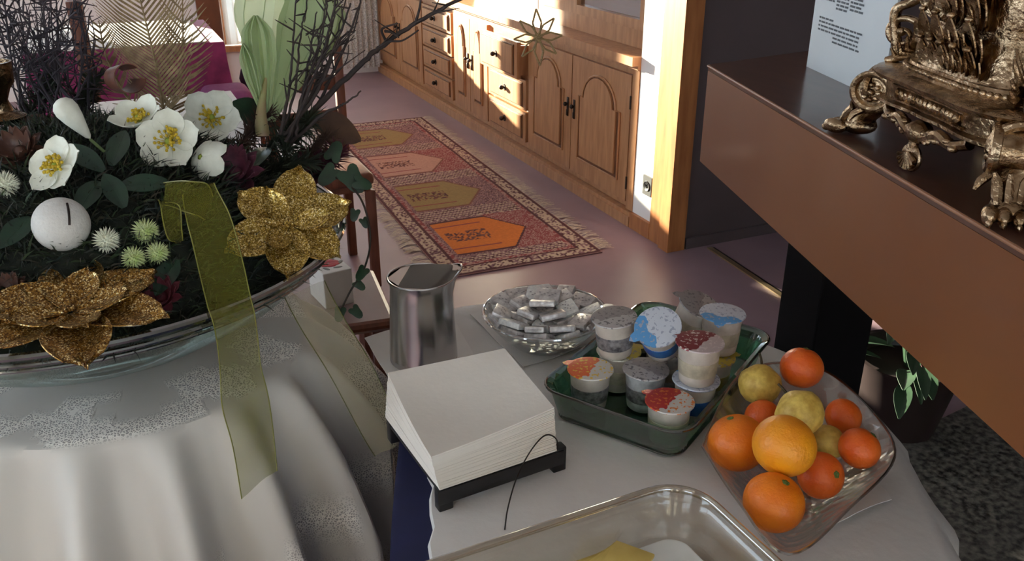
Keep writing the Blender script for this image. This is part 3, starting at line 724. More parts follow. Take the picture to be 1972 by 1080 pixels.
# ------------------------------------------------------------------ leafy plant on the floor beyond the counter
M_pleaf = mat('plant_leaf', (52, 74, 54), rough=.4, c2=(34, 54, 38), nscale=20)
M_pred = mat('plant_red', (92, 44, 48), rough=.5, c2=(66, 28, 32), nscale=20)
pl0 = Vector((1.16, 2.26, 0))
o = thing('potted_plant', 'dark leafy potted plant on the speckled floor under the counter', 'plant', pl0)
MB().lathe([(.0, .004), (.11, .004), (.15, .22), (.16, .24), (.145, .24), (.13, .2), (0, .2)], 28, pl0).build('pot', mat('pot_brown', (38, 25, 24), rough=.5, noise=.2), o)
for k in range(70):
    a = U(0, 2 * PI); h = U(.22, .62); r = U(.02, .16); p = pl0 + Vector((r * math.cos(a), r * math.sin(a), h)); d = Vector((math.cos(a), math.sin(a), U(-.2, .7)))
    MB().sheet(leafgrid(p, d, (0, 0, 1), U(.10, .19), U(.035, .06), .25), .0012).build('leaf', M_pred if k % 9 == 0 else M_pleaf, o)
m = MB()
for k in range(16):
    a = k * 2 * PI / 16; m.tube([pl0 + Vector((0, 0, .2)), pl0 + Vector((.05 * math.cos(a), .05 * math.sin(a), .4)), pl0 + Vector((.13 * math.cos(a), .13 * math.sin(a), .6))], [.007, .005, .003], 6)
m.build('stem', M_pleaf, o)
for k in range(5):
    p = onz(1712 + 8 * k % 20, 652 + 5 * k, .64)
    p = pl0 + Vector((-.06 + .03 * k, .02 * k, .63 + .012 * k)); m = MB()
    for j in range(5): m.ell(p + Vector((.012 * math.cos(j * 1.257), .012 * math.sin(j * 1.257), 0)), (.011, .011, .004), n=8, m=4)
    m.build('blossom', mat('blossom_white', (214, 210, 200), rough=.7, noise=.05), o)
# ------------------------------------------------------------------ the buffet table
T = .85
M_navy = mat('navy_cloth', (16, 18, 62), rough=.85, noise=.2, nscale=30)
M_top = mat('buffet_cloth', (222, 216, 210), rough=.85, noise=.05, nscale=10, bump=.15, bscale=90)
ol = [(.455, .15), (.458, .5), (.462, .72), (.472, .82), (.482, .95), (.470, 1.06), (.432, 1.14), (.36, 1.215), (.25, 1.29), (.10, 1.335), (-.06, 1.33), (-.125, 1.285), (-.152, 1.21), (-.130, 1.07), (-.108, .93), (-.092, .80), (-.082, .6), (-.082, .15)]
ol = [p for p in spline([Vector((x, y, 0)) for x, y in ol] , 6)]
cen = Vector((.18, .72, 0)); n = len(ol)
def outn(i):
    a = ol[(i + 1) % n] - ol[(i - 1) % n]; return Vector((a.y, -a.x, 0)).normalized()
white_ol = ol
ol = [p for p in spline([Vector((x, y, 0)) for x, y in [(.455, .15), (.458, .5), (.462, .72), (.472, .82), (.482, .95), (.470, 1.06), (.432, 1.14), (.36, 1.215), (.25, 1.29), (.10, 1.335), (-.06, 1.33), (-.125, 1.285), (-.152, 1.21), (-.150, 1.07), (-.146, .93), (-.138, .80), (-.124, .6), (-.12, .15)]], 6)]
G = []
for i in range(n):
    p = ol[i]; o_ = outn(i); row = [cen + (p - cen) * .02 + Vector((0, 0, T - .006)), cen + (p - cen) * .97 + Vector((0, 0, T - .006)), p - o_ * .004 + Vector((0, 0, T - .008))]
    for q in range(1, 9):
        f = q / 8; wv = .006 * f * (1 + math.sin(i * .9)) ; row.append(p + o_ * (-.002 + wv) + Vector((0, 0, (T - .008) * (1 - f) + .004)))
    G.append(row)
o = MB().sheet(G, .002, close_u=True).build('tablecloth', M_navy); tag(o, 'navy blue tablecloth hanging to the floor under the white buffet cloth', 'tablecloth')
ol = white_ol; G = []
for i in range(n):
    p = ol[i]; o_ = outn(i)
    right = max(0, min(1, (p.x - .1) / .25)) if p.y > .9 else (1 if p.x > .2 else 0)
    drop = .006 + .10 * right + (.07 if p.y > 1.2 and p.x > -.12 else 0) * (1 - right); edge = p + o_ * .002 * 1 if right or p.y > 1.2 else p - o_ * (.003 + .003 * math.sin(i * 2.3))
    row = [cen + (p - cen) * k_ + Vector((0, 0, T)) for k_ in (.02, .3, .6, .85, .97)] + [edge + Vector((0, 0, T))]
    if drop > .02: row.append(edge + o_ * .010 + Vector((0, 0, T - .008)))
    else: row.append(edge + o_ * .001 + Vector((0, 0, T - .002)))
    for q in (1, 2, 3): row.append(edge + o_ * ((.022 + .012 * math.sin(i * .8) + .018 * q / 3) if drop > .02 else .0015) + Vector((0, 0, T - .006 - (drop - .006) * q / 3 - (0 if drop > .02 else .0008 * q))))
    G.append(row)
o = MB().sheet(G, .002, close_u=True).build('table_topper', M_top); tag(o, 'white cloth on the buffet table with fruit, yoghurt and napkins', 'tablecloth')

def quadsheet(name, pts, z, m_, label, cat, group=None, wav=.0015, nn=10, th=.0008, lift=None):
    P = [onz(u, v, z) for u, v in pts]; G = []
    for i in range(nn + 1):
        a = P[0] + (P[3] - P[0]) * (i / nn); b = P[1] + (P[2] - P[1]) * (i / nn); row = []
        for j in range(nn + 1):
            q = a + (b - a) * (j / nn); h = wav * (1 + math.sin(i * .9 + j * .7)); 
            if lift: h += lift(i / nn, j / nn)
            row.append(q + Vector((0, 0, h)))
        G.append(row)
    return tag(MB().sheet(G, th).build(name, m_), label, cat, group)
M_paper = mat('paper_white', (226, 220, 214), rough=.8, noise=.04, nscale=20, bump=.1)
quadsheet('paper_napkin', [(702, 652), (868, 603), (915, 690), (752, 735)], T + .0035, M_paper, 'flat white paper napkin under the steel jug', 'napkin')
quadsheet('paper_napkin', [(905, 606), (1120, 565), (1168, 655), (1008, 708)], T + .0035, M_paper, 'flat white paper napkin under the glass dish of butter', 'napkin')
quadsheet('paper_napkin', [(1560, 955), (1672, 905), (1716, 967), (1572, 1030)], T + .0035, M_paper, 'folded white paper napkin poking out from under the fruit bowl', 'napkin', lift=lambda a, b: .006 * a * (1 - abs(b - .5)))

# steel jug
M_steel = mat('steel', (196, 192, 190), rough=.22, metal=1.0, noise=.12, nscale=3, stretch=(1, 1, 8))
M_steel_shade = mat('steel_inside_shade', (74, 68, 66), rough=.5, metal=.7, noise=.15, nscale=6)  # darker than the outside: shade in the jug put into its colour
jc = Vector((-.130, 1.140, T + .0075))
jug = thing('milk_jug', 'brushed steel milk jug standing on the buffet table', 'jug', jc)
def jugdef(p):
    q = p - jc; h = q.z / .132
    if h > .72:
        a = math.atan2(q.y, q.x) - .25; w_ = math.exp(-(a / .42) ** 2) * ((h - .72) / .28) ** 1.6
        r = Vector((q.x, q.y, 0)); r.normalize(); q = q + r * (.014 * w_) + Vector((0, 0, .011 * w_))
    return jc + q
MB().lathe([(.0, 0), (.047, 0), (.0495, .003), (.0495, .012), (.0485, .03), (.0465, .07), (.0445, .105), (.0440, .120), (.0455, .129), (.0465, .132)], 48, jc).bend(jugdef).build('body', M_steel, jug)
MB().lathe([(.0465, .132), (.0450, .131), (.0430, .120), (.0433, .105), (.0450, .07), (.047, .03), (.046, .006), (0, .005)], 48, jc).bend(jugdef).build('inside', M_steel_shade, jug)
rim = [jugdef(jc + Vector((.0462 * math.cos(a), .0462 * math.sin(a), .132))) for a in [2 * PI * k / 60 for k in range(61)]]
MB().tube(rim, .0016, 8, cap=False).build('rim', M_steel, jug)
hd = [jc + Vector(p) for p in ((.0, .044, .105), (.002, .066, .106), (.003, .078, .088), (.003, .076, .055), (.002, .06, .03), (.0, .046, .024))]
MB().tube(spline(hd, 6), .006, 10).build('handle', M_steel, jug)

# napkin holder and stack
hold = thing('napkin_holder', 'black napkin holder with a thin wire arm on the buffet table', 'napkin holder', (onz(960, 850, T)))
M_nap = mat('napkin_white', (232, 224, 212), rough=.9, noise=.03, nscale=30, bump=.08, bscale=150)
bz = .882
FLb, FRb = onz(847, 946, bz), onz(1072, 871, bz)
ax = (FRb - FLb); ay = Vector((-ax.y, ax.x, 0)).normalized(); W_ = ax.length; ax.normalize(); D_ = .165
hb = MB()
hM = Matrix((ax, ay, Vector((0, 0, 1)))).transposed(); hc = FLb + ax * W_ / 2
def HB(x, y, z, sx_, sy_, sz_): return MB().box(Vector((hc.x, hc.y, 0)) + ax * x + ay * y + Vector((0, 0, z)), (sx_, sy_, sz_), hM, .002)
HB(0, D_ / 2 + .004, .876, W_ - .004, D_ - .004, .006).build('base_plate', M_black, hold)
HB(.004, .004, .872, W_ + .014, .010, .020).build('front_rail', M_black, hold); HB(-.0, D_ - .004, .870, W_ - .01, .008, .016).build('back_rail', M_black, hold)
for x, y in ((W_ / 2 + .006, .008), (-W_ / 2 + .008, .008), (W_ / 2 - .006, D_ - .006), (-W_ / 2 + .010, D_ - .006)):
    HB(x, y, .868, .018, .014, .034).build('leg', M_black, hold)
ptp = [onz(1074, 868, .890), onz(1071, 845, .898), onz(1050, 838, .905), onz(1022, 868, .900), onz(995, 920, .885), onz(978, 978, .867), onz(972, 1020, .853)]
MB().tube(spline(ptp, 8), .0009, 6).build('wire_arm', mat('wire', (58, 54, 50), rough=.4, metal=.8, noise=.1), hold)
st = thing('napkin_stack', 'thick stack of white paper napkins in the black holder', 'napkins', hc + Vector((0, 0, .0)))
TL, TR, FR, FL = onz(747, 720, .943), onz(972, 673, .946), onz(1067, 787, .928), onz(830, 879, .934)
NB = 14
BL = FLb + ay * D_; BR = FRb + ay * D_
def napgrid(f, nn=12, sag=.012):
    c = [FLb.lerp(FL, f), FRb.lerp(FR, f), BR.lerp(TR, f), BL.lerp(TL, f)]; G = []
    for i in range(nn + 1):
        a = c[0].lerp(c[3], i / nn); b = c[1].lerp(c[2], i / nn)
        G.append([a.lerp(b, j / nn) - Vector((0, 0, f * sag * math.sin(PI * min(1, max(0, i / nn * .9 + .1))) * math.sin(PI * (.25 + .75 * j / nn)))) for j in range(nn + 1)])
    return G
FLb.z = FRb.z = BL.z = BR.z = bz
layers = 26
for half in (0, 1):
    m = MB()
    for k in (range(0, layers - 1) if half == 0 else range(layers - 1, layers)):
        f = (k + 1) / layers; G = napgrid(f); j_ = Vector((U(-.0004, .0004), U(-.0004, .0004), 0)) if half == 0 else Vector()
        m.sheet([[p + j_ for p in r] for r in G], .0022)
    m.build('stack' if half == 0 else 'top_napkin', M_nap, st)

# glass dish of butter portions
M_crystal = clear('crystal', (236, 238, 238), refl=.10, rough=.06, edge=.75, bump=.6, bscale=70)
bc = Vector((.050, 1.200, T + .006))
bd_ = thing('butter_dish', 'round cut glass dish filled with butter portions', 'dish', bc)
MB().lathe([(0, 0), (.05, 0), (.054, .004), (.07, .018), (.085, .036), (.0935, .047), (.0955, .050), (.0915, .049), (.082, .037), (.066, .02), (.048, .008), (0, .006)], 56, bc).build('bowl', M_crystal, bd_)
MB().torus(bc + Vector((0, 0, .049)), .0935, .0024, None, 56, 8).build('rim', clear('crystal_rim', (226, 228, 228), refl=.3, rough=.05, edge=.9), bd_)
M_foil = mat('foil', (228, 224, 220), rough=.34, metal=.35, c2=(178, 172, 170), nscale=120, bump=.25, bscale=200)
M_foil2 = mat('foil_pale', (238, 236, 230), rough=.5, metal=.1, c2=(206, 206, 204), nscale=200, bump=.2, bscale=200)
M_ink = mat('butter_ink', (150, 144, 146), rough=.5, noise=.2)
pk = bpy.data.objects.new('butter_portion', None)
def portion(m_):
    o = thing('butter_portion', 'small foil wrapped butter portion piled in the round glass dish', 'butter', (0, 0, 0), 'butter portions in the glass dish')
    b = MB().box((0, 0, 0), (.038, .028, .009), None, .0018, 2)
    b.build('pack', m_, o, world=False)
    for s_ in (-1, 1):
        w_ = MB(); w_.sheet([[(s_ * .018, y, -.003 + .001 * (i % 2)), (s_ * .0195, y, .0), (s_ * .0182, y, .0032)] for i, y in enumerate((-.011, -.006, 0, .006, .011))], .0004)
        w_.build('folded_end', m_, o, world=False)
    i_ = MB()
    for k in range(7): i_.add([(-.012 + k * .004 - .001, -.004 + .003 * (k % 3), .0046), (-.012 + k * .004 + .002, -.004 + .003 * (k % 3), .0046), (-.012 + k * .004 + .002, -.002 + .003 * (k % 3), .0046), (-.012 + k * .004 - .001, -.002 + .003 * (k % 3), .0046)], [(0, 1, 2, 3)])
    i_.build('print', M_ink, o, smooth=False, world=False)
    return o
pr1, pr2 = portion(M_foil), portion(M_foil2)
spots = []
for ring, (r, n_, z, tl) in enumerate(((.069, 11, .041, .42), (.066, 11, .052, .3), (.040, 7, .034, .2), (.038, 7, .046, .25), (.034, 6, .0585, .2), (.0, 1, .047, 0), (.012, 2, .068, .2))):
    for k in range(n_):
        a = 2 * PI * (k + .5 * (ring % 2)) / n_ + .2 * ring; spots.append((r, a, z, tl))
for i, (r, a, z, tl) in enumerate(spots):
    src = (pr1, pr2)[1 if i % 4 == 1 else 0]; c = src if i in (0, 1) else copy_tree(src)
    c.location = bc + Vector((r * math.cos(a), r * math.sin(a), z + U(-.001, .001)))
    q = Matrix.Rotation(a + U(-.5, .5) + (PI / 2 if i % 3 else 0), 3, 'Z') @ Matrix.Rotation(U(-.2, .2), 3, 'X') @ Matrix.Rotation(U(-.15, .15), 3, 'Y')
    tilt = Matrix.Rotation(tl, 3, Vector((-math.sin(a), math.cos(a), 0)) * -1)
    c.rotation_euler = (tilt @ q).to_euler()

# green glass oven dish
M_green = clear('green_glass', (150, 196, 172), refl=.07, rough=.04, edge=.6)
M_greenr = clear('green_glass_rim', (88, 128, 108), refl=.12, rough=.04, edge=.7)
gang = math.radians(-34); gc = Vector((.206, 1.0585, T + .0035)); gM = rotz(gang)
def GD(x, y, z): return gc + gM @ Vector((x, y, z))
dish = thing('oven_dish', 'rectangular green glass dish holding the yoghurt cups', 'dish', gc)
def rrloft(levels, n=7):
    G = []
    for (sx_, sy_, r_, z) in levels: G.append([GD(x, y, z) for x, y in rr_outline(sx_, sy_, r_, n)])
    vs = [p for r in G for p in r]; k = len(G[0]); fs = []
    for i in range(len(G) - 1):
        for j in range(k): fs.append((i * k + j, i * k + (j + 1) % k, (i + 1) * k + (j + 1) % k, (i + 1) * k + j))
    fs.append(tuple(range(k - 1, -1, -1))); fs.append(tuple((len(G) - 1) * k + j for j in range(k)))
    return MB().add(vs, fs)
rrloft([(.086, .138, .02, 0), (.090, .142, .024, .003), (.096, .150, .028, .03), (.100, .154, .03, .046), (.105, .159, .032, .049), (.104, .158, .032, .051), (.096, .150, .028, .047), (.090, .144, .025, .03), (.084, .136, .02, .006), (.07, .12, .02, .004)]).build('dish', M_green, dish)
m = MB(); r0 = [GD(x, y, .049) for x, y in rr_outline(.104, .158, .032, 7)]; m.tube(r0 + [r0[0]], .0022, 8, cap=False)
r0 = [GD(x, y, .003) for x, y in rr_outline(.089, .141, .024, 7)]; m.tube(r0 + [r0[0]], .002, 8, cap=False)
m.build('rim', M_greenr, dish)

# yoghurt cups
M_cup = mat('cup_plastic', (214, 204, 192), rough=.35, c2=(184, 172, 160), nscale=40, spec=.4)
M_cupg = mat('cup_plastic_grey', (206, 206, 206), rough=.35, c2=(158, 156, 158), nscale=70, spec=.4)
def lidmat(name, ca, cb, cdot, split=0.0, scale=60):
    m = bpy.data.materials.new(name); m.use_nodes = True; nt = m.node_tree; N = nt.nodes; L = nt.links; b = N['Principled BSDF']; b.inputs['Roughness'].default_value = .38; b.inputs['Metallic'].default_value = .15
    tc = N.new('ShaderNodeTexCoord'); nz = N.new('ShaderNodeTexNoise'); nz.inputs['Scale'].default_value = scale; nz.inputs['Detail'].default_value = 2; L.new(tc.outputs['Object'], nz.inputs['Vector'])
    sx_ = N.new('ShaderNodeSeparateXYZ'); L.new(tc.outputs['Object'], sx_.inputs[0])
    ad = N.new('ShaderNodeMath'); ad.operation = 'MULTIPLY_ADD'; ad.inputs[1].default_value = .03; L.new(nz.outputs['Fac'], ad.inputs[0]); L.new(sx_.outputs['X'], ad.inputs[2])
    gt = N.new('ShaderNodeMath'); gt.operation = 'GREATER_THAN'; gt.inputs[1].default_value = .015 + split; L.new(ad.outputs[0], gt.inputs[0])
    mx = N.new('ShaderNodeMix'); mx.data_type = 'RGBA'; mx.inputs['A'].default_value = (*lin(ca), 1); mx.inputs['B'].default_value = (*lin(cb), 1); L.new(gt.outputs[0], mx.inputs['Factor'])
    n2 = N.new('ShaderNodeTexNoise'); n2.inputs['Scale'].default_value = 220; L.new(tc.outputs['Object'], n2.inputs['Vector'])
    g2 = N.new('ShaderNodeMath'); g2.operation = 'GREATER_THAN'; g2.inputs[1].default_value = .6; L.new(n2.outputs['Fac'], g2.inputs[0])
    m2 = N.new('ShaderNodeMix'); m2.data_type = 'RGBA'; m2.inputs['B'].default_value = (*lin(cdot), 1); L.new(g2.outputs[0], m2.inputs['Factor']); L.new(mx.outputs['Result'], m2.inputs['A']); L.new(m2.outputs['Result'], b.inputs['Base Color'])
    MATS[name] = m; return m
L_red = lidmat('lid_red', (196, 190, 182), (176, 44, 40), (214, 120, 50), .0)
L_orange = lidmat('lid_orange', (206, 200, 190), (220, 104, 54), (224, 186, 70), .0)
L_maroon = lidmat('lid_maroon', (190, 172, 168), (122, 34, 38), (206, 190, 184), -.004)
L_blue = lidmat('lid_blue', (196, 200, 208), (90, 150, 200), (156, 160, 176), .012)
L_grey = lidmat('lid_grey', (176, 170, 166), (140, 132, 130), (110, 104, 104), .0)
L_yel = lidmat('lid_yellow', (196, 190, 170), (196, 176, 70), (160, 150, 130), .0)
M_blueband = mat('band_blue', (66, 128, 190), rough=.4, c2=(46, 84, 160), nscale=60)
M_cream = mat('band_cream', (206, 196, 170), rough=.4, c2=(170, 160, 140), nscale=80)
M_redband = mat('print_red', (176, 70, 60), rough=.4, c2=(200, 160, 140), nscale=120)
M_blackdot = mat('print_dark', (70, 66, 70), rough=.4, c2=(150, 146, 146), nscale=150)
def cup(label, x, y, z, lidm, band, tilt=(0, 0), rot=0.0, body=None, open_=False):
    loc = GD(x, y, z); o = thing('yoghurt_cup', label, 'yoghurt', loc, 'yoghurt cups in the green dish')
    prof = [(0, .0), (.0205, .0), (.0225, .002), (.0235, .01), (.0262, .046), (.0275, .052), (.0276, .054)]
    MB().lathe(prof, 36).build('cup', body or M_cup, o, world=False)
    MB().lathe([(.0275, .053), (.0298, .0535), (.0302, .0548), (.0296, .0556), (.0272, .0556)], 36).build('rim', band if band is M_blueband else (body or M_cup), o, world=False)
    m = MB(); G = []
    ring = [(0, .0566)] + [(.028, .0566), (.0302, .0562), (.0308, .0546)]
    m.lathe(ring, 40); m.sheet([[(.0285, -.008, .0562), (.036, -.006, .0548), (.041, 0, .0535)], [(.0285, .008, .0562), (.036, .006, .0548), (.041, 0.0005, .0535)]], .0003)
    m.build('lid', lidm, o, world=False)
    bnd = MB(); lo, hi = .014, .034; G = []
    bnd.lathe([(.0240, lo), (.02435, lo + .0005), (.0257, hi), (.0253, hi + .0004)], 36)
    bnd.v = bnd.v; bnd.f = bnd.f[:-2] if False else bnd.f
    bnd.build('label_band', band, o, world=False)
    o.rotation_euler = (Matrix.Rotation(tilt[0], 3, 'X') @ Matrix.Rotation(tilt[1], 3, 'Y') @ Matrix.Rotation(rot, 3, 'Z')).to_euler()
    return o
z1, z2 = .0065, .064
r = math.radians
cup('yoghurt cup with an orange and white lid, alone in a corner of the dish', -.058, -.098, z1, L_orange, M_blackdot, rot=r(150))
cup('yoghurt cup with a red and white lid standing in front of the maroon lidded one', .062, -.112, z1, L_red, M_cream, rot=r(140))
cup('yoghurt cup with a grey speckled lid in the middle of the bottom layer', .003, -.058, z1, L_grey, M_blackdot, rot=r(40), body=M_cupg)
cup('yoghurt cup hidden under the tall grey lidded one', -.050, -.033, z1, L_yel, M_cream, rot=r(20))
cup('yoghurt cup with a blue edged lid under the maroon lidded one', .068, -.045, z1, L_blue, M_blueband, rot=r(80))
cup('yoghurt cup with a yellow label under the blue lidded one', .062, .024, z1, L_yel, mat('band_yellow', (196, 176, 74), rough=.4, c2=(186, 170, 140), nscale=60), rot=r(10))
cup('yoghurt cup standing below the tilted blue one', .000, .010, z1, L_grey, M_cream, rot=r(60), body=M_cupg)
cup('yoghurt cup at the back of the bottom layer, with a pale lid', -.050, .034, z1, L_grey, M_blackdot, rot=r(200))
cup('yoghurt cup with a blue lid stacked on top beside the rim of the dish', .064, .040, z2 + .001, L_blue, M_cream, rot=r(250))
cup('yoghurt cup with a maroon lid stacked on top of a blue edged one', .070, -.050, z2, L_maroon, M_cream, rot=r(135))
cup('yoghurt cup with a grey lid stacked beside the butter dish', -.050, -.044, z2, L_grey, M_blackdot, tilt=(.05, -.08), rot=r(100))
cup('yoghurt cup lying tilted with its blue lid turned sideways', .006, -.016, z2 + .012, L_blue, M_blueband, tilt=(.55, -.25), rot=r(200))
cup('yoghurt cup with a pale lid leaning at the back of the top layer', .008, .050, z2 + .004, L_grey, M_cream, tilt=(.22, .30), rot=r(160))

# glass bowl of fruit
M_fbowl = clear('pressed_glass', (236, 234, 232), refl=.12, rough=.15, edge=.4, bump=.8, bscale=55)
fc = Vector((.328, .840, T + .0045))
ctrl = [(.218, .842), (.262, .940), (.300, 1.000), (.355, 1.024), (.412, 1.000), (.440, .910), (.430, .822), (.350, .735), (.262, .656), (.236, .740)]
ctrl = ctrl + ctrl[:1]
rimp = spline([Vector((x, y, 0)) for x, y in ctrl], 6)[:-1]
def frow(k_, z, tips=0.0):
    out = []
    for p in rimp:
        d_ = Vector((p.x, p.y, 0)) - Vector((fc.x, fc.y, 0)); out.append(Vector((fc.x, fc.y, fc.z + z + tips * (d_.length / .19) ** 3)) + d_ * k_)
    return out
rows = [frow(.02, 0), frow(.40, 0), (frow(.55, .008)), frow(.80, .03), frow(.97, .05, .008), frow(1.0, .053, .009), frow(.975, .053, .008), frow(.78, .034), frow(.53, .013), frow(.38, .006), frow(.02, .005)]
kk = len(rimp); vs = [p for r_ in rows for p in r_]
fs = [(i * kk + j, i * kk + (j + 1) % kk, (i + 1) * kk + (j + 1) % kk, (i + 1) * kk + j) for i in range(len(rows) - 1) for j in range(kk)]
fb = thing('fruit_bowl', 'pointed pressed glass bowl full of oranges and pears', 'bowl', fc)
MB().add(vs, fs).build('bowl', M_fbowl, fb)
rp_ = frow(1.0, .0535, .009); MB().tube(rp_ + [rp_[0]], .0016, 6, cap=False).build('rim', clear('glass_rim_pale', (220, 218, 216), refl=.2, rough=.08, edge=.8), fb)
M_or = mat('orange_skin', (240, 132, 20), rough=.42, c2=(226, 112, 12), nscale=30, bump=.25, bscale=260)
M_or2 = mat('orange_yellow_skin', (238, 158, 26), rough=.42, c2=(228, 136, 18), nscale=20, bump=.25, bscale=260)
M_man = mat('mandarin_skin', (238, 114, 34), rough=.42, c2=(222, 90, 24), nscale=30, bump=.25, bscale=260)
M_pear = mat('pear_skin', (228, 196, 96), rough=.5, c2=(194, 156, 66), nscale=120, bump=.1)
M_stalk = mat('stalk', (70, 58, 30), rough=.7, noise=.2)
M_calyx = mat('calyx_green', (92, 110, 46), rough=.7, noise=.2)
def fruit(kind, loc, rad, face, label, m_, cat, group):
    o = thing(kind, label, cat, (0, 0, 0), group); o.location = loc
    R_ = xf(face)
    if kind == 'pear':
        prof = [(0, -1.0), (.25, -.985), (.55, -.86), (.82, -.56), (.96, -.15), (.98, .15), (.88, .5), (.68, .82), (.5, 1.05), (.36, 1.22), (.2, 1.34), (.06, 1.36), (0, 1.33)]
        if rad > .027: prof = [(r_, z_ * .92 if z_ < .5 else .46 + (z_ - .5) * .55) for r_, z_ in prof]
        tip = prof[-1][1]
    else:
        prof = []
        for k in range(19):
            a = -PI / 2 + PI * k / 18; prof.append((math.cos(a) + (0 if 0 < k < 18 else 0), math.sin(a) * .95 - (.05 * math.exp(-((PI / 2 - a) / .22) ** 2)) + (.03 * math.exp(-((PI / 2 + a) / .2) ** 2))))
        prof[0] = (0, prof[0][1]); prof[-1] = (0, prof[-1][1]); tip = prof[-1][1]
    MB().lathe([(r_ * rad, z_ * rad) for r_, z_ in prof], 36, rot=R_).build('flesh' if kind == 'pear' else 'peel', m_, o, world=False)
    if kind == 'pear':
        MB().tube([R_ @ Vector((0, 0, tip * rad * .97)), R_ @ Vector((.002, .001, tip * rad + .008)), R_ @ Vector((.005, .002, tip * rad + .014))], [.0018, .0013, .0016], 6).build('stalk', M_stalk, o, world=False)
    else:
        m = MB()
        for k in range(5): m.ell(R_ @ Vector((.0022 * math.cos(k * 1.257), .0022 * math.sin(k * 1.257), tip * rad + .0006)), (.0022, .0022, .0009), R_, n=8, m=4)
        m.ell(R_ @ Vector((0, 0, tip * rad + .001)), (.0018, .0018, .0012), R_, n=8, m=4); m.build('calyx', M_calyx, o, world=False)
    return o
FR_ = [('orange', (.2620, .8571, .9050), .0344, (-.3, .2, .9), 'bright orange at the edge of the bowl beside the green dish', M_or),
 ('orange', (.2937, .7944, .9445), .0342, (.5, .6, .3), 'large yellowish orange lying on top of the fruit pile', M_or2),
 ('orange', (.2748, .7482, .9055), .0320, (.25, -.1, .85), 'orange with its green stalk scar showing, at the pointed tip of the bowl', M_or)]
for k, l, r_, f_, lb, m_ in FR_: fruit(k, l, r_, f_, lb, m_, 'orange', 'fruit in the glass bowl')
MA_ = [((.3722, .9868, .9300), .0274, (.2, .3, .8), 'red mandarin perched at the back of the bowl beside a pear'),
 ((.4038, .9117, .9050), .0222, (.8, .2, .4), 'smallest mandarin, at the bowl edge next to the counter'),
 ((.3965, .8389, .9099), .0237, (.6, .1, .7), 'red mandarin resting on the bowl edge above the folded napkin'),
 ((.3446, .8085, .8950), .0261, (.3, -.5, .4), 'mandarin low in the bowl between two oranges'),
 ((.3075, .9188, .9003), .0217, (-.2, .6, .5), 'mandarin almost hidden behind the oranges under a pear')]
for l, r_, f_, lb in MA_: fruit('mandarin', l, r_, f_, lb, M_man, 'mandarin', 'fruit in the glass bowl')
PE_ = [((.3133, .9629, .9197), .0275, (.1, .35, .8), 'speckled yellow pear standing at the back of the bowl beside the yoghurt dish'),
 ((.3323, .8656, .9400), .0285, (-.35, .6, .45), 'speckled yellow pear lying on top behind the large orange'),
 ((.3725, .8733, .8952), .0205, (.3, -.7, .1), 'small green pear half hidden below the mandarins')]
for l, r_, f_, lb in PE_: fruit('pear', l, r_, f_, lb, M_pear, 'pear', 'fruit in the glass bowl')

# clear plastic box with cheese
M_acr = clear('clear_plastic', (240, 238, 232), refl=.03, rough=.08, edge=.35)
c1 = onz(1322, 924, .925); cdx = Vector((-.898, -.44, 0)).normalized(); cdy = Vector((.40, -.916, 0)).normalized(); cdy = Vector((-cdx.y, cdx.x, 0)); cdy = cdy if cdy.y < 0 else -cdy
bx = c1 + cdx * .175 + cdy * .125; bx.z = T + .0035
aM = Matrix((cdx, cdy, Vector((0, 0, 1)))).transposed()
if aM.determinant() < 0: aM = Matrix((-cdx, cdy, Vector((0, 0, 1)))).transposed()
def AB(x, y, z): return bx + aM @ Vector((x, y, z))
cv = thing('food_box', 'clear plastic box with a rounded rim holding cheese at the table edge', 'box', bx)
def aloft(levels, n=8):
    G = [[AB(x, y, z) for x, y in rr_outline(a, b, r_, n)] for a, b, r_, z in levels]; k = len(G[0]); vs = [p for r_ in G for p in r_]
    fs = [(i * k + j, i * k + (j + 1) % k, (i + 1) * k + (j + 1) % k, (i + 1) * k + j) for i in range(len(G) - 1) for j in range(k)]
    return MB().add(vs, fs), fs, k, len(G)
mm, _, k, nl = aloft([(.165, .115, .04, .001), (.166, .116, .04, .004), (.170, .120, .045, .06), (.174, .124, .045, .070), (.181, .131, .05, .072), (.182, .132, .05, .066), (.179, .129, .05, .066), (.171, .121, .045, .066), (.167, .117, .042, .06), (.163, .113, .04, .005)])
mm.f.append(tuple((nl - 1) * k + j for j in range(k))); mm.build('box', M_acr, cv)
r0 = [AB(x, y, .070) for x, y in rr_outline(.178, .128, .048, 8)]
MB().tube(r0 + [r0[0]], .0042, 10, cap=False).build('rim', clear('plastic_rim', (232, 222, 206), refl=.22, rough=.08, edge=.85), cv)
MB().torus(AB(.135, -.116, .045), .011, .003, xf((0, 0, 1)), 20, 8).build('catch', clear('plastic_rim2', (200, 180, 160), refl=.2, rough=.1, edge=.8), cv)
o = thing('cheese_plate', 'small white rectangular plate inside the clear plastic box', 'plate', AB(-.04, -.025, .0065))
_AB = AB
def AB(x, y, z): return _AB(x - .045, y - .022, z)
mm, _, k, nl = aloft([(.10, .075, .02, .0065), (.105, .08, .02, .009), (.112, .087, .022, .018), (.110, .085, .022, .018), (.102, .077, .02, .011)])
mm.f.append(tuple((nl - 1) * k + j for j in range(k))); mm.f.append(tuple(range(k - 1, -1, -1))); mm.build('plate', mat('plate_white', (216, 214, 208), rough=.25, noise=.03), o)
M_cheese = mat('cheese', (222, 196, 112), rough=.5, c2=(206, 176, 92), nscale=30)
for k in range(5):
    m = MB().box(onz(1160 + 12 * k, 1096 - 4 * k, bx.z + .0135 + .0045 * k), (.042, .042, .004), aM @ rotz(.15 * k), .001)
    tag(m.build('cheese_slice', M_cheese), 'yellow cheese slice fanned out on the plate in the clear box', 'cheese', 'cheese slices in the clear box')
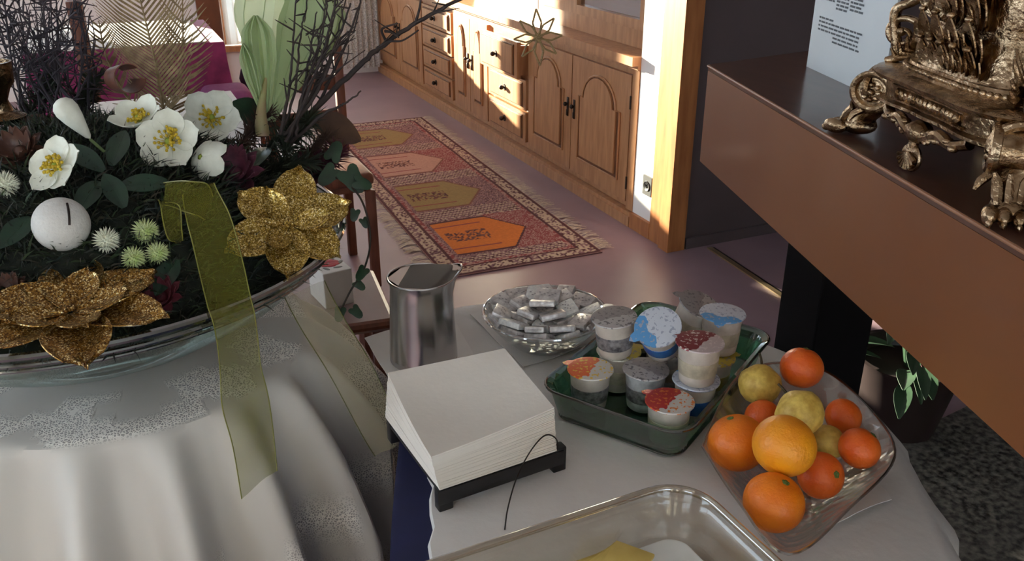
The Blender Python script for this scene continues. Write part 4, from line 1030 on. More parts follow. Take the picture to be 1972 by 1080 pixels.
# ------------------------------------------------------------------ the flower stand under its lace cloth
SC = Vector((-.607, 1.216, 0))
def lace_mat(name, base, thread, scale=270):
    m = bpy.data.materials.new(name); m.use_nodes = True; nt = m.node_tree; N = nt.nodes; L = nt.links; b = N['Principled BSDF']; b.inputs['Roughness'].default_value = .85; b.inputs['Sheen Weight'].default_value = .15
    at = N.new('ShaderNodeAttribute'); at.attribute_name = 'Col'; sp = N.new('ShaderNodeSeparateColor'); L.new(at.outputs['Color'], sp.inputs[0])
    tc = N.new('ShaderNodeTexCoord'); vo = N.new('ShaderNodeTexVoronoi'); vo.feature = 'DISTANCE_TO_EDGE'; vo.inputs['Scale'].default_value = scale; L.new(tc.outputs['Object'], vo.inputs['Vector'])
    lt = N.new('ShaderNodeMath'); lt.operation = 'LESS_THAN'; lt.inputs[1].default_value = .15; L.new(vo.outputs['Distance'], lt.inputs[0])
    mu = N.new('ShaderNodeMath'); mu.operation = 'MULTIPLY'; L.new(lt.outputs[0], mu.inputs[0]); L.new(sp.outputs['Red'], mu.inputs[1])
    g = N.new('ShaderNodeMix'); g.data_type = 'RGBA'; g.inputs['A'].default_value = (*lin(base), 1); g.inputs['B'].default_value = (*lin(tuple(x * .78 for x in base)), 1); L.new(sp.outputs['Red'], g.inputs['Factor'])
    mx = N.new('ShaderNodeMix'); mx.data_type = 'RGBA'; mx.inputs['B'].default_value = (*lin(thread), 1); L.new(mu.outputs[0], mx.inputs['Factor']); L.new(g.outputs['Result'], mx.inputs['A']); L.new(mx.outputs['Result'], b.inputs['Base Color'])
    bp = N.new('ShaderNodeBump'); bp.inputs['Strength'].default_value = .5; bp.inputs['Distance'].default_value = .002; L.new(mu.outputs[0], bp.inputs['Height']); L.new(bp.outputs['Normal'], b.inputs['Normal'])
    MATS[name] = m; return m
M_lace = lace_mat('lace_cloth', (212, 206, 196), (255, 250, 240))
KF = 19
def fold(th, z):
    d = max(0, .845 - z); A_ = .012 * min(1, d / .03) + .048 * min(1, d / .30)
    s_ = .5 + .5 * math.cos(KF * th + 1.1 + .6 * math.sin(2 * th))
    return A_ * (1.6 * s_ ** 1.7 - .60)
def cloth_r(th, z):
    d = .845 - z; rm = .283 + .065 * (1 - math.exp(-d / .10)) + .05 * min(1, d / .5)
    a = (th - math.radians(15) + PI) % (2 * PI) - PI
    rm += .030 * math.exp(-(a / .6) ** 2) * min(1, d / .12)
    return rm + fold(th, z)
NT = 360; rows = []; cols = []
zs = [.842, .836, .828, .815, .80, .78, .755, .72, .68, .63, .57, .50, .42, .33, .22, .10, .012]
def nz(x, y, s_):
    return (math.sin(x * s_ * 1.0 + 1.3 * math.sin(y * s_ * .7)) + math.sin(y * s_ * 1.3 + 1.1 * math.sin(x * s_ * .8) + 2)) * .5
V_ = []; C_ = []
for i in range(NT):
    th = 2 * PI * i / NT
    for r_ in (.004, .08, .13, .16, .18, .20, .22, .24, .255, .268, .277):
        lm = 1.0 if (nz(r_ * math.cos(th) * 10, r_ * math.sin(th) * 10, 4.0) > -.1 and r_ > .17) else 0.0
        V_.append(SC + Vector((r_ * math.cos(th), r_ * math.sin(th), .850 + .0015 * math.sin(9 * th) * (r_ / .27) ** 2 - .004 * (r_ / .277) ** 8))); C_.append((lm, lm, lm * .99))
    for k, z in enumerate(zs):
        r_ = cloth_r(th, z)
        if -.4 < th < 1.0 or th > 2 * PI - .6: r_ = min(r_, .412 / max(.3, math.cos(th)))
        d_ = math.degrees((th + PI) % (2 * PI) - PI)
        hem = (d_ > 2 + 8 * math.sin(z * 30) and d_ < 60 and z < .76)
        lm = 1.0 if (hem or (z < .64 and nz(th * 7, z * 16, 1.9) > .12)) else 0.0
        V_.append(SC + Vector((r_ * math.cos(th), r_ * math.sin(th), z))); C_.append((lm, lm, lm * .99))
kk = 11 + len(zs)
m = MB(); m.v = V_; m.c = C_; m.f = [(i * kk + j, ((i + 1) % NT) * kk + j, ((i + 1) % NT) * kk + j + 1, i * kk + j + 1) for i in range(NT) for j in range(kk - 1)] + [tuple(i * kk for i in range(NT - 1, -1, -1))]
m.f = [tuple(reversed(f)) for f in m.f]
o = m.build('lace_tablecloth', M_lace); tag(o, 'cream lace tablecloth falling in folds around the round flower stand', 'tablecloth')

# wide glass bowl
BC = Vector((-.633, 1.222, .8525)); BR_ = .378; ZR = 1.02
M_bglass = clear('bowl_glass', (226, 232, 228), refl=.03, rough=.04, edge=.35)
bw = thing('glass_bowl', 'wide shallow glass bowl planted with white flowers on the lace cloth', 'bowl', BC)
MB().lathe([(0, 0), (.13, 0), (.15, .006), (.23, .045), (.31, .095), (.352, .135), (.370, .158), (.380, .166), (.378, .171), (.366, .166), (.345, .140), (.30, .098), (.22, .05), (.14, .012), (0, .008)], 96, BC).build('bowl', M_bglass, bw)
m = MB().torus((BC.x, BC.y, ZR), .377, .005, None, 96, 8); m.torus((BC.x, BC.y, ZR - .016), .368, .003, None, 96, 8); m.torus((BC.x, BC.y, ZR - .028), .358, .0025, None, 96, 8)
m.build('rim', clear('bowl_rim', (170, 178, 172), refl=.28, rough=.06, edge=.85), bw)

# planting: dark mound with needles
HM = .185; Z0 = .995; RMD = .348
def mound(x, y):
    r_ = math.hypot(x - BC.x, y - BC.y) / RMD; return Z0 + HM * max(0, 1 - r_ * r_) ** .85
def dome(u, v, lift=0.0, yb=1.40):
    d = ray(u, v); t = .6
    while t < 2.2:
        p = CAM + d * t
        if math.hypot(p.x - BC.x, p.y - BC.y) < RMD and p.z <= mound(p.x, p.y) + lift: return p
        t += .004
    return ony(u, v, yb)
M_soil = mat('moss_dark', (34, 40, 28), rough=.95, c2=(20, 24, 18), nscale=60, bump=.6, bscale=120)
gr = thing('greenery', 'dark mound of moss and conifer sprigs filling the glass bowl', 'moss', (BC.x, BC.y, BC.z + .012))
prof = [(0, .871), (.12, .872), (.15, .93), (.29, .968), (.335, .985), (RMD, Z0)]
for k in range(1, 13):
    f = 1 - k / 12; prof.append((RMD * f, Z0 + HM * max(0, 1 - f * f) ** .85))
MB().lathe(prof, 64, (BC.x, BC.y, 0)).build('moss', M_soil, gr)
GREEN = [(42, 58, 34), (30, 44, 30), (52, 66, 40), (36, 40, 32), (60, 56, 44), (28, 38, 34)]
m = MB(); 
for k in range(15000):
    a = U(0, 2 * PI); r_ = RMD * math.sqrt(random.random()); x = BC.x + r_ * math.cos(a); y = BC.y + r_ * math.sin(a); z = mound(x, y) - .004
    d = Vector((math.cos(a) * r_ / RMD + U(-.7, .7), math.sin(a) * r_ / RMD + U(-.7, .7), U(.1, 1.1))).normalized(); ln = U(.015, .045); s_ = d.orthogonal().normalized(); s_ = Matrix.Rotation(U(0, 6.3), 3, d) @ s_ * U(.0008, .0016)
    p = Vector((x, y, z)); q = p + d * ln * .5; c = lin(random.choice(GREEN))
    m.add([p - s_, p + s_, q + s_ * .9 - Vector((0, 0, .001)), q - s_ * .9 - Vector((0, 0, .001)), p + d * ln - Vector((0, 0, ln * .18))], [(0, 1, 2, 3), (3, 2, 4)], c)
M_needle = mat('needle', (255, 255, 255), rough=.6, attr=True)
nd = m.build('needles', M_needle, gr); nd['kind'] = 'stuff'

# ---- flowers
TOCAM = lambda p: (CAM - Vector(p)).normalized()
M_hell = mat('hellebore_petal', (232, 234, 220), rough=.6, c2=(214, 216, 200), nscale=60, sheen=.1)
M_stam = mat('stamen_yellow', (206, 176, 42), rough=.6, c2=(176, 150, 30), nscale=200)
M_gcen = mat('flower_centre', (150, 164, 60), rough=.6, noise=.2)
M_stem = mat('stem_green', (112, 132, 78), rough=.6, noise=.2)
def petal_grid(R_, c, ang, ln, wd, cup=.35, tipz=0.0, nu=8, nv=4, r0=.004, blunt=.75, ruf=0.0):
    G = []
    for i in range(nu + 1):
        f = i / nu; w_ = wd * (math.sin(PI * (f * .86 + .05)) ** blunt) * .5; row = []
        if i == nu: w_ *= .3
        for j in range(-nv, nv + 1):
            s_ = j / nv; x = r0 + ln * f - .06 * ln * abs(s_) * f; y = w_ * s_; z = cup * ln * f * f + .25 * w_ * s_ * s_ + tipz * f ** 3 * ln + ruf * ln * math.sin(s_ * 7 + f * 5) * f
            row.append(R_ @ (rotz(ang) @ Vector((x, y, z))) + c)
        G.append(row)
    return G
def hellebore(u, v, rpx, face, label, lift=.02, yb=1.35, spin=0.0, cup=.3, npet=5, p=None):
    c = p if p is not None else dome(u, v, lift, yb); rad = rpx / F * (c - CAM).dot(_F); R_ = xf(face)
    o = thing('christmas_rose', label, 'flower', c, 'white christmas roses')
    for k in range(npet):
        MB().sheet(petal_grid(R_, c, spin + k * 2 * PI / npet, rad * 1.10, rad * 1.18, cup + (.06 if k % 2 else 0)), .0007).build('petal', M_hell, o)
    m = MB(); 
    for k in range(46):
        a = U(0, 6.28); r_ = rad * U(.10, .50); h = rad * U(.18, .36); tip = R_ @ Vector((r_ * math.cos(a), r_ * math.sin(a), h)) + c
        m.tube([R_ @ Vector((r_ * .3 * math.cos(a), r_ * .3 * math.sin(a), .001)) + c, tip], .0005, 4, cap=False); m.ell(tip, .0023, n=6, m=4)
    m.build('stamens', M_stam, o)['kind'] = 'stuff'
    MB().ell(R_ @ Vector((0, 0, .003)) + c, (rad * .16, rad * .16, rad * .2), R_, n=10, m=6).build('centre', M_gcen, o)
    dn = Vector((c.x + (BC.x - c.x) * .2, c.y + .015, mound(c.x, c.y) - .02 if math.hypot(c.x - BC.x, c.y - BC.y) < RMD else c.z - .12))
    MB().tube(spline([R_ @ Vector((0, 0, -.002)) + c, c - Vector((0, -.012, .02)), dn], 5), .0016, 6).build('stem', M_stem, o)
    return o
hellebore(112, 322, 50, (-.25, -.6, .55), 'white christmas rose with open yellow heart above the white ball', lift=.035, spin=.6, cup=.25)
hellebore(327, 274, 52, (.05, -.75, .5), 'white christmas rose facing forward in the middle of the cluster', lift=.03, spin=.3, yb=1.30)
hellebore(407, 228, 47, (.25, -.7, .5), 'white christmas rose beside the pale green leaf', lift=.03, spin=1.0, yb=1.36)
hellebore(268, 232, 42, (-.1, -.35, .85), 'white christmas rose seen side-on under the golden fern', lift=.03, spin=.2, yb=1.36, cup=.5)
hellebore(385, 302, 38, (.35, .55, -.45), 'white christmas rose drooping under the others with its heart hidden', lift=.03, spin=.9, yb=1.28, cup=.6)
# closed bud on its stem
pb = dome(140, 226, .05, 1.30); R_ = xf((-.4, .0, .55)); px = (pb - CAM).dot(_F) / F
o = thing('flower_bud', 'closed white flower bud on a pale stalk above the christmas roses', 'flower', pb)
MB().lathe([(0, -.034), (.004, -.030), (.008, -.018), (.013, -.002), (.0155, .010), (.0145, .019), (.0095, .025), (.003, .0275), (0, .0275)], 24, pb, xf(pb - dome(178, 272, .02, 1.28))).build('bud', M_hell, o)
q = dome(212, 302, .0, 1.25); e_ = (dome(178, 272, .02, 1.28)); MB().tube(spline([pb + (e_ - pb).normalized() * .034, e_, q], 6), .0022, 8).build('stem', M_stem, o)
# white ball
pb = dome(118, 432, .02); rad = 52 / F * (pb - CAM).dot(_F)
o = thing('snowball', 'smooth white ball with a dark wire nestled in the greenery', 'ball', pb - Vector((0, 0, rad)))
MB().ell(pb, rad, n=36, m=20).build('ball', mat('ball_white', (214, 212, 206), rough=.8, noise=.06, nscale=80, bump=.3, bscale=220), o)
f_ = TOCAM(pb); s_ = _R
w0 = []
for k in range(8):
    a = 1.45 - k / 7 * 1.5; dirv = (f_ + _R * .34 + _U * math.tan(a * .62)).normalized(); w0.append(pb + dirv * (rad + .001))
MB().tube(w0, .0014, 6).build('wire', M_iron, o)
# spiky pompons
M_pw = mat('pompon_white', (226, 228, 206), rough=.7, noise=.12, nscale=100); M_pg = mat('pompon_green', (176, 194, 118), rough=.7, c2=(206, 214, 170), nscale=60)
def pompon(u, v, rpx, m_, label, lift=.012):
    c = dome(u, v, lift, 1.2); rad = rpx / F * (c - CAM).dot(_F); o = thing('pompon_flower', label, 'flower', c, 'spiky button chrysanthemums')
    MB().ell(c, rad * .62, n=16, m=10).build('heart', m_, o)
    m = MB(); N_ = 150
    for k in range(N_):
        ph = math.acos(1 - 2 * (k + .5) / N_); th = PI * (1 + 5 ** .5) * k; d = Vector((math.cos(th) * math.sin(ph), math.sin(th) * math.sin(ph), math.cos(ph))); s_ = d.orthogonal().normalized() * rad * .10; t_ = d.cross(s_).normalized() * rad * .10
        b = c + d * rad * .5; tip = c + d * rad * U(.95, 1.08); m.add([b - s_, b + t_, b + s_, b - t_, tip], [(0, 1, 4), (1, 2, 4), (2, 3, 4), (3, 0, 4)])
    m.build('petals', m_, o, smooth=False)
    return o
pompon(205, 463, 27, M_pw, 'white spiky button chrysanthemum beside the white ball')
pompon(280, 446, 27, M_pg, 'green-white spiky chrysanthemum beside the ribbon bow')
pompon(257, 497, 25, M_pg, 'green-white spiky chrysanthemum lowest in its cluster')
pompon(303, 487, 24, M_pg, 'green-white spiky chrysanthemum between ribbon and moss')
pompon(10, 356, 28, M_pw, 'white spiky chrysanthemum at the far end of the bowl')
# gold glitter blooms
def glitter(name, c, c2):
    m = bpy.data.materials.new(name); m.use_nodes = True; nt = m.node_tree; N = nt.nodes; L = nt.links; b = N['Principled BSDF']; b.inputs['Roughness'].default_value = .33; b.inputs['Metallic'].default_value = .75
    tc = N.new('ShaderNodeTexCoord'); vo = N.new('ShaderNodeTexVoronoi'); vo.inputs['Scale'].default_value = 700; L.new(tc.outputs['Object'], vo.inputs['Vector'])
    rp = N.new('ShaderNodeValToRGB'); e = rp.color_ramp.elements; e[0].color = (*lin(c2), 1); e[1].color = (*lin(c), 1); e[0].position = .2; e[1].position = .8; x = e.new(.93); x.color = (*lin((244, 226, 170)), 1)
    sc = N.new('ShaderNodeSeparateColor'); L.new(vo.outputs['Color'], sc.inputs[0]); L.new(sc.outputs['Red'], rp.inputs['Fac']); L.new(rp.outputs['Color'], b.inputs['Base Color'])
    bp = N.new('ShaderNodeBump'); bp.inputs['Strength'].default_value = .9; bp.inputs['Distance'].default_value = .004; L.new(sc.outputs['Green'], bp.inputs['Height']); L.new(bp.outputs['Normal'], b.inputs['Normal'])
    MATS[name] = m; return m
M_gold = glitter('gold_glitter', (206, 172, 84), (110, 84, 28)); M_gold2 = glitter('old_gold_glitter', (186, 140, 64), (92, 60, 22))
def goldbloom(c, face, label, rings, m_, wd=.8):
    o = thing('glitter_poinsettia', label, 'artificial flower', c, 'gold glitter poinsettias'); R_ = xf(face)
    for (n_, ln, cup, sp) in rings:
        for k in range(n_):
            MB().sheet(petal_grid(R_, c, sp + k * 2 * PI / n_ + U(-.12, .12), ln * U(.9, 1.1), ln * wd, cup + U(-.08, .08), blunt=.9, ruf=.03, nu=10), .0012).build('petal', m_, o)
    m = MB()
    for k in range(9): m.ell(c + R_ @ Vector((.006 * math.cos(k * 2.4) * (k / 9) ** .5, .006 * math.sin(k * 2.4) * (k / 9) ** .5, .005)), .003, n=8, m=5)
    m.build('centre', m_, o)
    return o
goldbloom(onz(556, 432, 1.075), (.2, -.55, .75), 'gold glitter poinsettia at the side of the bowl beside the ivy', [(6, .088, .02, .3), (3, .05, .45, .0)], M_gold, .66)
goldbloom(onz(135, 600, 1.055), (.05, -.15, .97), 'large old-gold glitter poinsettia lying over the rim of the bowl', [(6, .102, .08, .62), (5, .066, .30, .0)], M_gold2, .70)
# burgundy heads and dried leaves
M_burg = mat('burgundy_petal', (104, 48, 66), rough=.7, c2=(70, 30, 44), nscale=60); M_brn = mat('brown_leaf', (98, 66, 52), rough=.45, c2=(72, 46, 38), nscale=30); M_red = mat('dark_red', (92, 28, 40), rough=.7, noise=.3, nscale=50)
def head(u, v, rpx, m_, label, lift=.01, yb=1.3):
    c = dome(u, v, lift, yb); rad = rpx / F * (c - CAM).dot(_F); o = thing('dried_flower', label, 'dried flower', c, 'dried burgundy flower heads'); R_ = xf((U(-.2, .2), -.6, .7))
    for ring in range(3):
        for k in range(8): MB().sheet(petal_grid(R_, c, k * PI / 4 + ring * .4, rad * (1.05 - .2 * ring), rad * .5, .25 + .5 * ring, nu=5, nv=2), .0008).build('petal', m_, o)
    MB().ell(c, rad * .3, n=10, m=6).build('heart', m_, o)
head(452, 335, 52, M_burg, 'burgundy dried flower between the ribbon and the gold poinsettia')
head(600, 325, 40, M_burg, 'burgundy dried flower behind the gold poinsettia', yb=1.42)
head(40, 292, 44, M_brn, 'brown dried flower at the back of the bowl near the twigs')
head(312, 573, 38, M_red, 'dark red dried flower low in the moss by the rim')
head(20, 560, 30, M_brn, 'brown dried flower above the large gold poinsettia')
# foliage leaves
M_dleaf = mat('hellebore_leaf', (34, 62, 44), rough=.4, c2=(22, 44, 32), nscale=40); M_bleaf = mat('magnolia_leaf', (96, 70, 50), rough=.65, c2=(70, 46, 34), nscale=20)
def leaf(u, v, u2, v2, wd, m_, label, y1=None, y2=None, group='dark leaves in the arrangement', lift=.015, droop=.15, name='leaf'):
    a = ony(u, v, y1) if y1 else dome(u, v, lift); b = ony(u2, v2, y2) if y2 else dome(u2, v2, lift + .02); d = b - a
    o = thing(name, label, 'leaf', a, group); G = leafgrid(a, d, TOCAM(a) * .6 + Vector((0, 0, .5)), d.length, wd, droop, .12, 9, 3)
    MB().sheet(G, .0008).build('blade', m_, o); MB().tube([r_[3] + Vector((0, 0, .0004)) for r_ in G], .0008, 5).build('midrib', m_, o)
for u, v, u2, v2, lab in ((200, 330, 120, 270, 'behind the bud'), (215, 320, 240, 240, 'beside the bud stalk'), (230, 360, 330, 345, 'under the christmas roses'), (190, 350, 150, 400, 'above the white ball'), (240, 400, 200, 330, 'in the middle of the mound'), (480, 330, 520, 260, 'behind the burgundy flower'), (60, 420, 0, 470, 'lying flat in the moss near the white ball'), (340, 500, 300, 560, 'beside the ribbon tail')):
    leaf(u, v, u2, v2, .028, M_dleaf, 'dark green pointed leaf ' + lab)
leaf(500, 235, 455, 195, .05, M_dleaf, 'glossy dark green leaf in front of the white dining table', 1.45, 1.42)
leaf(600, 235, 700, 262, .060, M_bleaf, 'large brown magnolia leaf reaching out over the rug', 1.45, 1.48)
cp = ony(236, 150, 1.36); ca = (_R * .62 - _F * .70 - _U * .15).normalized(); cb_ = (_U - ca * _U.dot(ca)).normalized(); cd_ = ca.cross(cb_); G = []
for i in range(25):
    th = -.6 + i / 24 * 5.4; rr_ = .021 + .004 * i / 24; G.append([cp + ca * (-.032 + .064 * j / 5) + (cb_ * math.cos(th) + cd_ * math.sin(th)) * rr_ * (.80 + .20 * j / 5) for j in range(6)])
o = thing('bark_curl', 'rolled copper brown strip of bark in front of the golden fern', 'bark', cp); MB().sheet(G, .0016).build('curl', mat('copper_bark', (134, 84, 64), rough=.5, c2=(104, 62, 48), nscale=40), o)
leaf(100, 235, 35, 240, .03, M_brn, 'reddish brown leaf beside the brass candle cup', 1.3, 1.28)
M_ndl = mat('sprig_needle', (48, 58, 36), rough=.6, c2=(34, 40, 30), nscale=40); M_ndb = mat('sprig_brown', (84, 60, 46), rough=.7, c2=(60, 42, 34), nscale=40)
def sprig(path, ys, label, m_, ln=.035, n_=260, r0=.0025):
    P = spline([ony(u, v, y) for (u, v), y in zip(path, ys)], 10); o = thing('conifer_sprig', label, 'sprig', P[0], 'conifer sprigs in the arrangement')
    MB().tube(P, r0, 6).build('stem', m_, o); m = MB()
    for k in range(n_):
        i = int(U(.05, 1) * (len(P) - 2)); p = P[i].lerp(P[i + 1], random.random()); d = (P[i + 1] - P[i]).normalized() * U(.2, .9) + Vector((U(-1, 1), U(-1, 1), U(-1, 1))); d.normalize(); s_ = d.orthogonal().normalized() * .0011; l = ln * U(.6, 1.1)
        m.add([p - s_, p + s_, p + d * l * .6 + s_, p + d * l * .6 - s_, p + d * l], [(0, 1, 2, 3), (3, 2, 4)])
    m.build('needles', m_, o)['kind'] = 'stuff'
for pth, ys, lab, m_ in (
    ([(480, 330), (520, 285), (560, 240)], (1.38, 1.40, 1.42), 'dark green conifer sprig under the pale green leaves', M_ndl),
    ([(540, 340), (590, 300), (632, 262)], (1.40, 1.42, 1.44), 'brown heather sprig between the twigs and the gold poinsettia', M_ndb),
    ([(590, 345), (628, 318), (655, 290)], (1.40, 1.42, 1.43), 'reddish heather sprig next to the ivy', M_burg),
    ([(500, 350), (545, 318), (600, 312)], (1.36, 1.37, 1.38), 'dark green conifer sprig behind the gold poinsettia', M_ndl),
    ([(450, 290), (490, 250), (520, 215)], (1.38, 1.41, 1.43), 'brown heather sprig beside the thick stalk', M_ndb),
    ([(545, 300), (570, 260), (600, 225)], (1.38, 1.40, 1.42), 'dark green conifer sprig at the foot of the twigs', M_ndl),
    ([(30, 250), (70, 200), (110, 150)], (1.36, 1.40, 1.42), 'dark green conifer sprig among the purple twigs', M_ndl),
    ([(150, 240), (165, 190), (190, 150)], (1.38, 1.40, 1.42), 'dark green conifer sprig beside the copper leaf', M_ndl),
    ([(0, 520), (60, 500), (120, 515)], (1.05, 1.04, 1.03), 'loose green conifer sprig between the ball and the old-gold poinsettia', M_ndl)):
    sprig(pth, ys, lab, m_)
# gold fern fronds
M_fern = mat('gold_fern', (158, 138, 100), rough=.45, metal=.25, c2=(116, 96, 66), nscale=80)
def frond(path, y, label, n_=34, lpx=105):
    P = spline([ony(u, v, yy) for (u, v), yy in zip(path, y)], 12); o = thing('fern_frond', label, 'fern', P[0], 'gold sprayed fern fronds')
    MB().tube(P, [.003 * (1 - .7 * i / len(P)) for i in range(len(P))], 6).build('stalk', M_fern, o)
    m = MB()
    for i in range(n_):
        k = int((.10 + .88 * i / n_) * (len(P) - 1)); p = P[k]; d = (P[min(k + 1, len(P) - 1)] - P[k - 1]).normalized(); sd_ = d.cross(TOCAM(p)).normalized(); f = i / n_
        ln = lpx / F * 1.45 * (math.sin(PI * (.18 + .72 * f)) ** .7)
        for s_ in (-1, 1):
            dd_ = (sd_ * s_ * .8 + d * .75 + TOCAM(p) * U(-.25, .25)).normalized(); mid = p + dd_ * ln * .55; tip = p + dd_ * ln + d * ln * .12; w_ = d * .0022
            m.sheet([[p - w_, p + w_], [mid - w_ * 1.1, mid + w_ * 1.1], [tip - w_ * .2, tip + w_ * .2]], .0006)
    m.build('leaflets', M_fern, o)
frond([(318, 238), (305, 150), (285, 60), (255, -60)], [1.38, 1.40, 1.42, 1.45], 'gold sprayed fern frond standing over the christmas roses', lpx=112, n_=32)
frond([(325, 235), (340, 170), (352, 90), (350, -40)], [1.42, 1.45, 1.48, 1.50], 'gold sprayed fern frond leaning in front of the magenta table', lpx=70, n_=20)
frond([(290, 235), (240, 180), (205, 110), (190, 40)], [1.46, 1.50, 1.52, 1.54], 'gold sprayed fern frond leaning over the twigs', lpx=45, n_=18)
# pale green translucent sheath leaves
M_pale = mat('pale_leaf', (176, 192, 148), rough=.5, c2=(156, 176, 122), nscale=10, stretch=(14, 14, 1.5), trans=.0); 
PLt = sheer('pale_leaf_sheer', (196, 212, 166), .95, weave=0)
o = None
for (u, v, u2, v2, wd, y2, lab) in ((520, 235, 556, -60, .150, 1.52, 'broadest pale green sheath leaf standing behind the twigs'), (515, 235, 492, 30, .052, 1.45, 'pale green sheath leaf bending towards the window'), (525, 230, 625, -20, .10, 1.55, 'pale green sheath leaf leaning towards the twigs'), (512, 240, 468, 84, .026, 1.42, 'narrow pale green sheath leaf lowest in its tuft')):
    a = ony(u, v, 1.42); b = ony(u2, v2, y2); d = b - a; o = thing('sheath_leaf', lab, 'leaf', a, 'pale green sheath leaves')
    sd_ = d.cross(TOCAM(a)).normalized(); nn = sd_.cross(d).normalized(); G = []
    for i in range(15):
        f = i / 14; w_ = wd * (.10 + .90 * min(1, (f / .6)) ** 1.2) * (1 if f < .8 else max(.12, 1 - ((f - .8) / .2) ** 2)); row = []
        for j in range(-5, 6): row.append(a + d * f + sd_ * (w_ * .5 * j / 5) + nn * (.010 * math.sin(j * 1.9 + lab.__len__()) * f + .25 * w_ * (j / 5) ** 2))
        G.append(row)
    bl = MB().sheet(G).build('blade', PLt, o); m = MB()
    for j in (1, 3, 5, 7, 9): m.tube([r_[j] for r_ in G], .0009, 5)
    m.build('veins', M_pale, o)
a = ony(506, 262, 1.40); b = ony(512, 160, 1.42)
MB()
o = thing('flower_stalk', 'thick pinkish stalk rising beside the pale green leaves', 'stalk', a); MB().tube(spline([a, ony(503, 215, 1.41), ony(512, 150, 1.43)], 6), [.011] * 4 + [.010, .009, .008, .007, .006, .005, .004, .003, .002], 12).build('stalk', mat('stalk_pink', (168, 128, 104), rough=.5, c2=(150, 150, 96), nscale=25), o)
# twigs
M_twig = mat('twig_dark', (62, 50, 46), rough=.8, c2=(40, 32, 32), nscale=60); M_twigp = mat('twig_purple', (60, 52, 58), rough=.8, c2=(38, 34, 42), nscale=60)
def twig(path, ys, r0, label, m_=M_twig, forks=(), group='dark twigs in the arrangement', buds=0):
    P = spline([ony(u, v, y) for (u, v), y in zip(path, ys)], 8); o = thing('twig', label, 'twig', P[0], group); n_ = len(P)
    P = [p + Vector((U(-1, 1), U(-1, 1), U(-1, 1))) * .0012 for p in P]
    st_ = MB().tube(P, [r0 * (1 - .65 * i / n_) for i in range(n_)], 7).build('stem', m_, o)
    for fk in forks:
        Q = spline([ony(u, v, y) for (u, v), y in fk], 6); MB().tube(Q, [r0 * .5 * (1 - .6 * i / len(Q)) for i in range(len(Q))], 6).build('branchlet', m_, o)
    if buds:
        m = MB()
        for k in range(buds):
            p = P[int(U(.3, 1) * (n_ - 1))]; d = Vector((U(-1, 1), U(-1, 1), U(-.2, 1))).normalized(); m.tube([p, p + d * U(.01, .02), p + d * U(.022, .05)], [.0016, .0014, .0006], 5)
        m.build('spurs', m_, o)['kind'] = 'stuff'
    return o
twig([(548, 262), (610, 205), (700, 118), (745, 82), (800, 45), (872, 6), (960, -40), (1036, -75)], [1.40, 1.44, 1.47, 1.48, 1.49, 1.5, 1.5, 1.5], .0055, 'longest dark branch reaching out towards the straw star', forks=[[((705, 112), 1.47), ((745, 82), 1.46), ((775, 78), 1.46), ((806, 58), 1.45)], [((800, 45), 1.49), ((808, 15), 1.49), ((812, -20), 1.5)], [((742, 60), 1.48), ((752, 62), 1.47), ((768, 72), 1.46)], [((745, 82), 1.48), ((735, 60), 1.47), ((742, 52), 1.47), ((766, 45), 1.46)]], buds=10)
twig([(560, 275), (620, 222), (652, 206), (668, 196), (695, 176)], [1.38, 1.38, 1.38, 1.38, 1.38], .0032, 'short crooked dark twig pointing at the rug')
for k in range(13):
    u0 = 545 + U(-8, 30); u1 = 570 + k * 11 + U(-8, 8); v1 = U(-40, 60); y0 = U(1.36, 1.46); um = u0 + (u1 - u0) * .45 + U(-14, 10)
    twig([(u0, 260 + U(-10, 15)), (um, 165 + U(-20, 20)), (u0 + (u1 - u0) * .8, 70 + U(-10, 20)), (u1, v1)], [y0, y0 + .02, y0 + .04, y0 + .06], U(.0022, .0036), 'thin dark twig in the bundle behind the gold poinsettia', forks=[[((um, 165), y0 + .02), ((um + U(8, 50), 120 + U(-20, 20)), y0 + .03), ((um + U(30, 95), U(40, 100)), y0 + .04)]], buds=5)
for k in range(30):
    u0 = U(60, 190); u1 = -30 + k * 7.2 + U(-14, 14); y0 = U(1.30, 1.52); v1 = U(-60, 30)
    um = (u0 + u1) / 2 + U(-25, 25)
    twig([(u0, 235 + U(-20, 30)), (um, 140 + U(-20, 20)), (u1, v1)], [y0, y0 + .02, y0 + .05], U(.0012, .0026), 'thin purple-black twig in the thicket behind the flower bud', M_twigp, forks=[[((um, 140), y0 + .02), ((um + U(-40, 40), 80 + U(-20, 20)), y0 + .03), ((um + U(-70, 70), U(-10, 50)), y0 + .04)], [((um, 140), y0 + .02), ((um + U(-50, 50), 110 + U(-20, 20)), y0 + .0), ((um + U(-60, 60), U(60, 110)), y0 - .02)]], buds=9)
# brass candle cup at the left
pc = ony(4, 232, 1.28)
o = thing('candle_cup', 'brass candle cup standing among the twigs at the edge of the bowl', 'candle holder', pc)
MB().lathe([(0, 0), (.030, 0), (.034, .006), (.018, .014), (.014, .03), (.020, .045), (.028, .055), (.030, .085), (.027, .085), (.024, .06), (0, .055)], 32, pc).build('cup', M_brass, o)
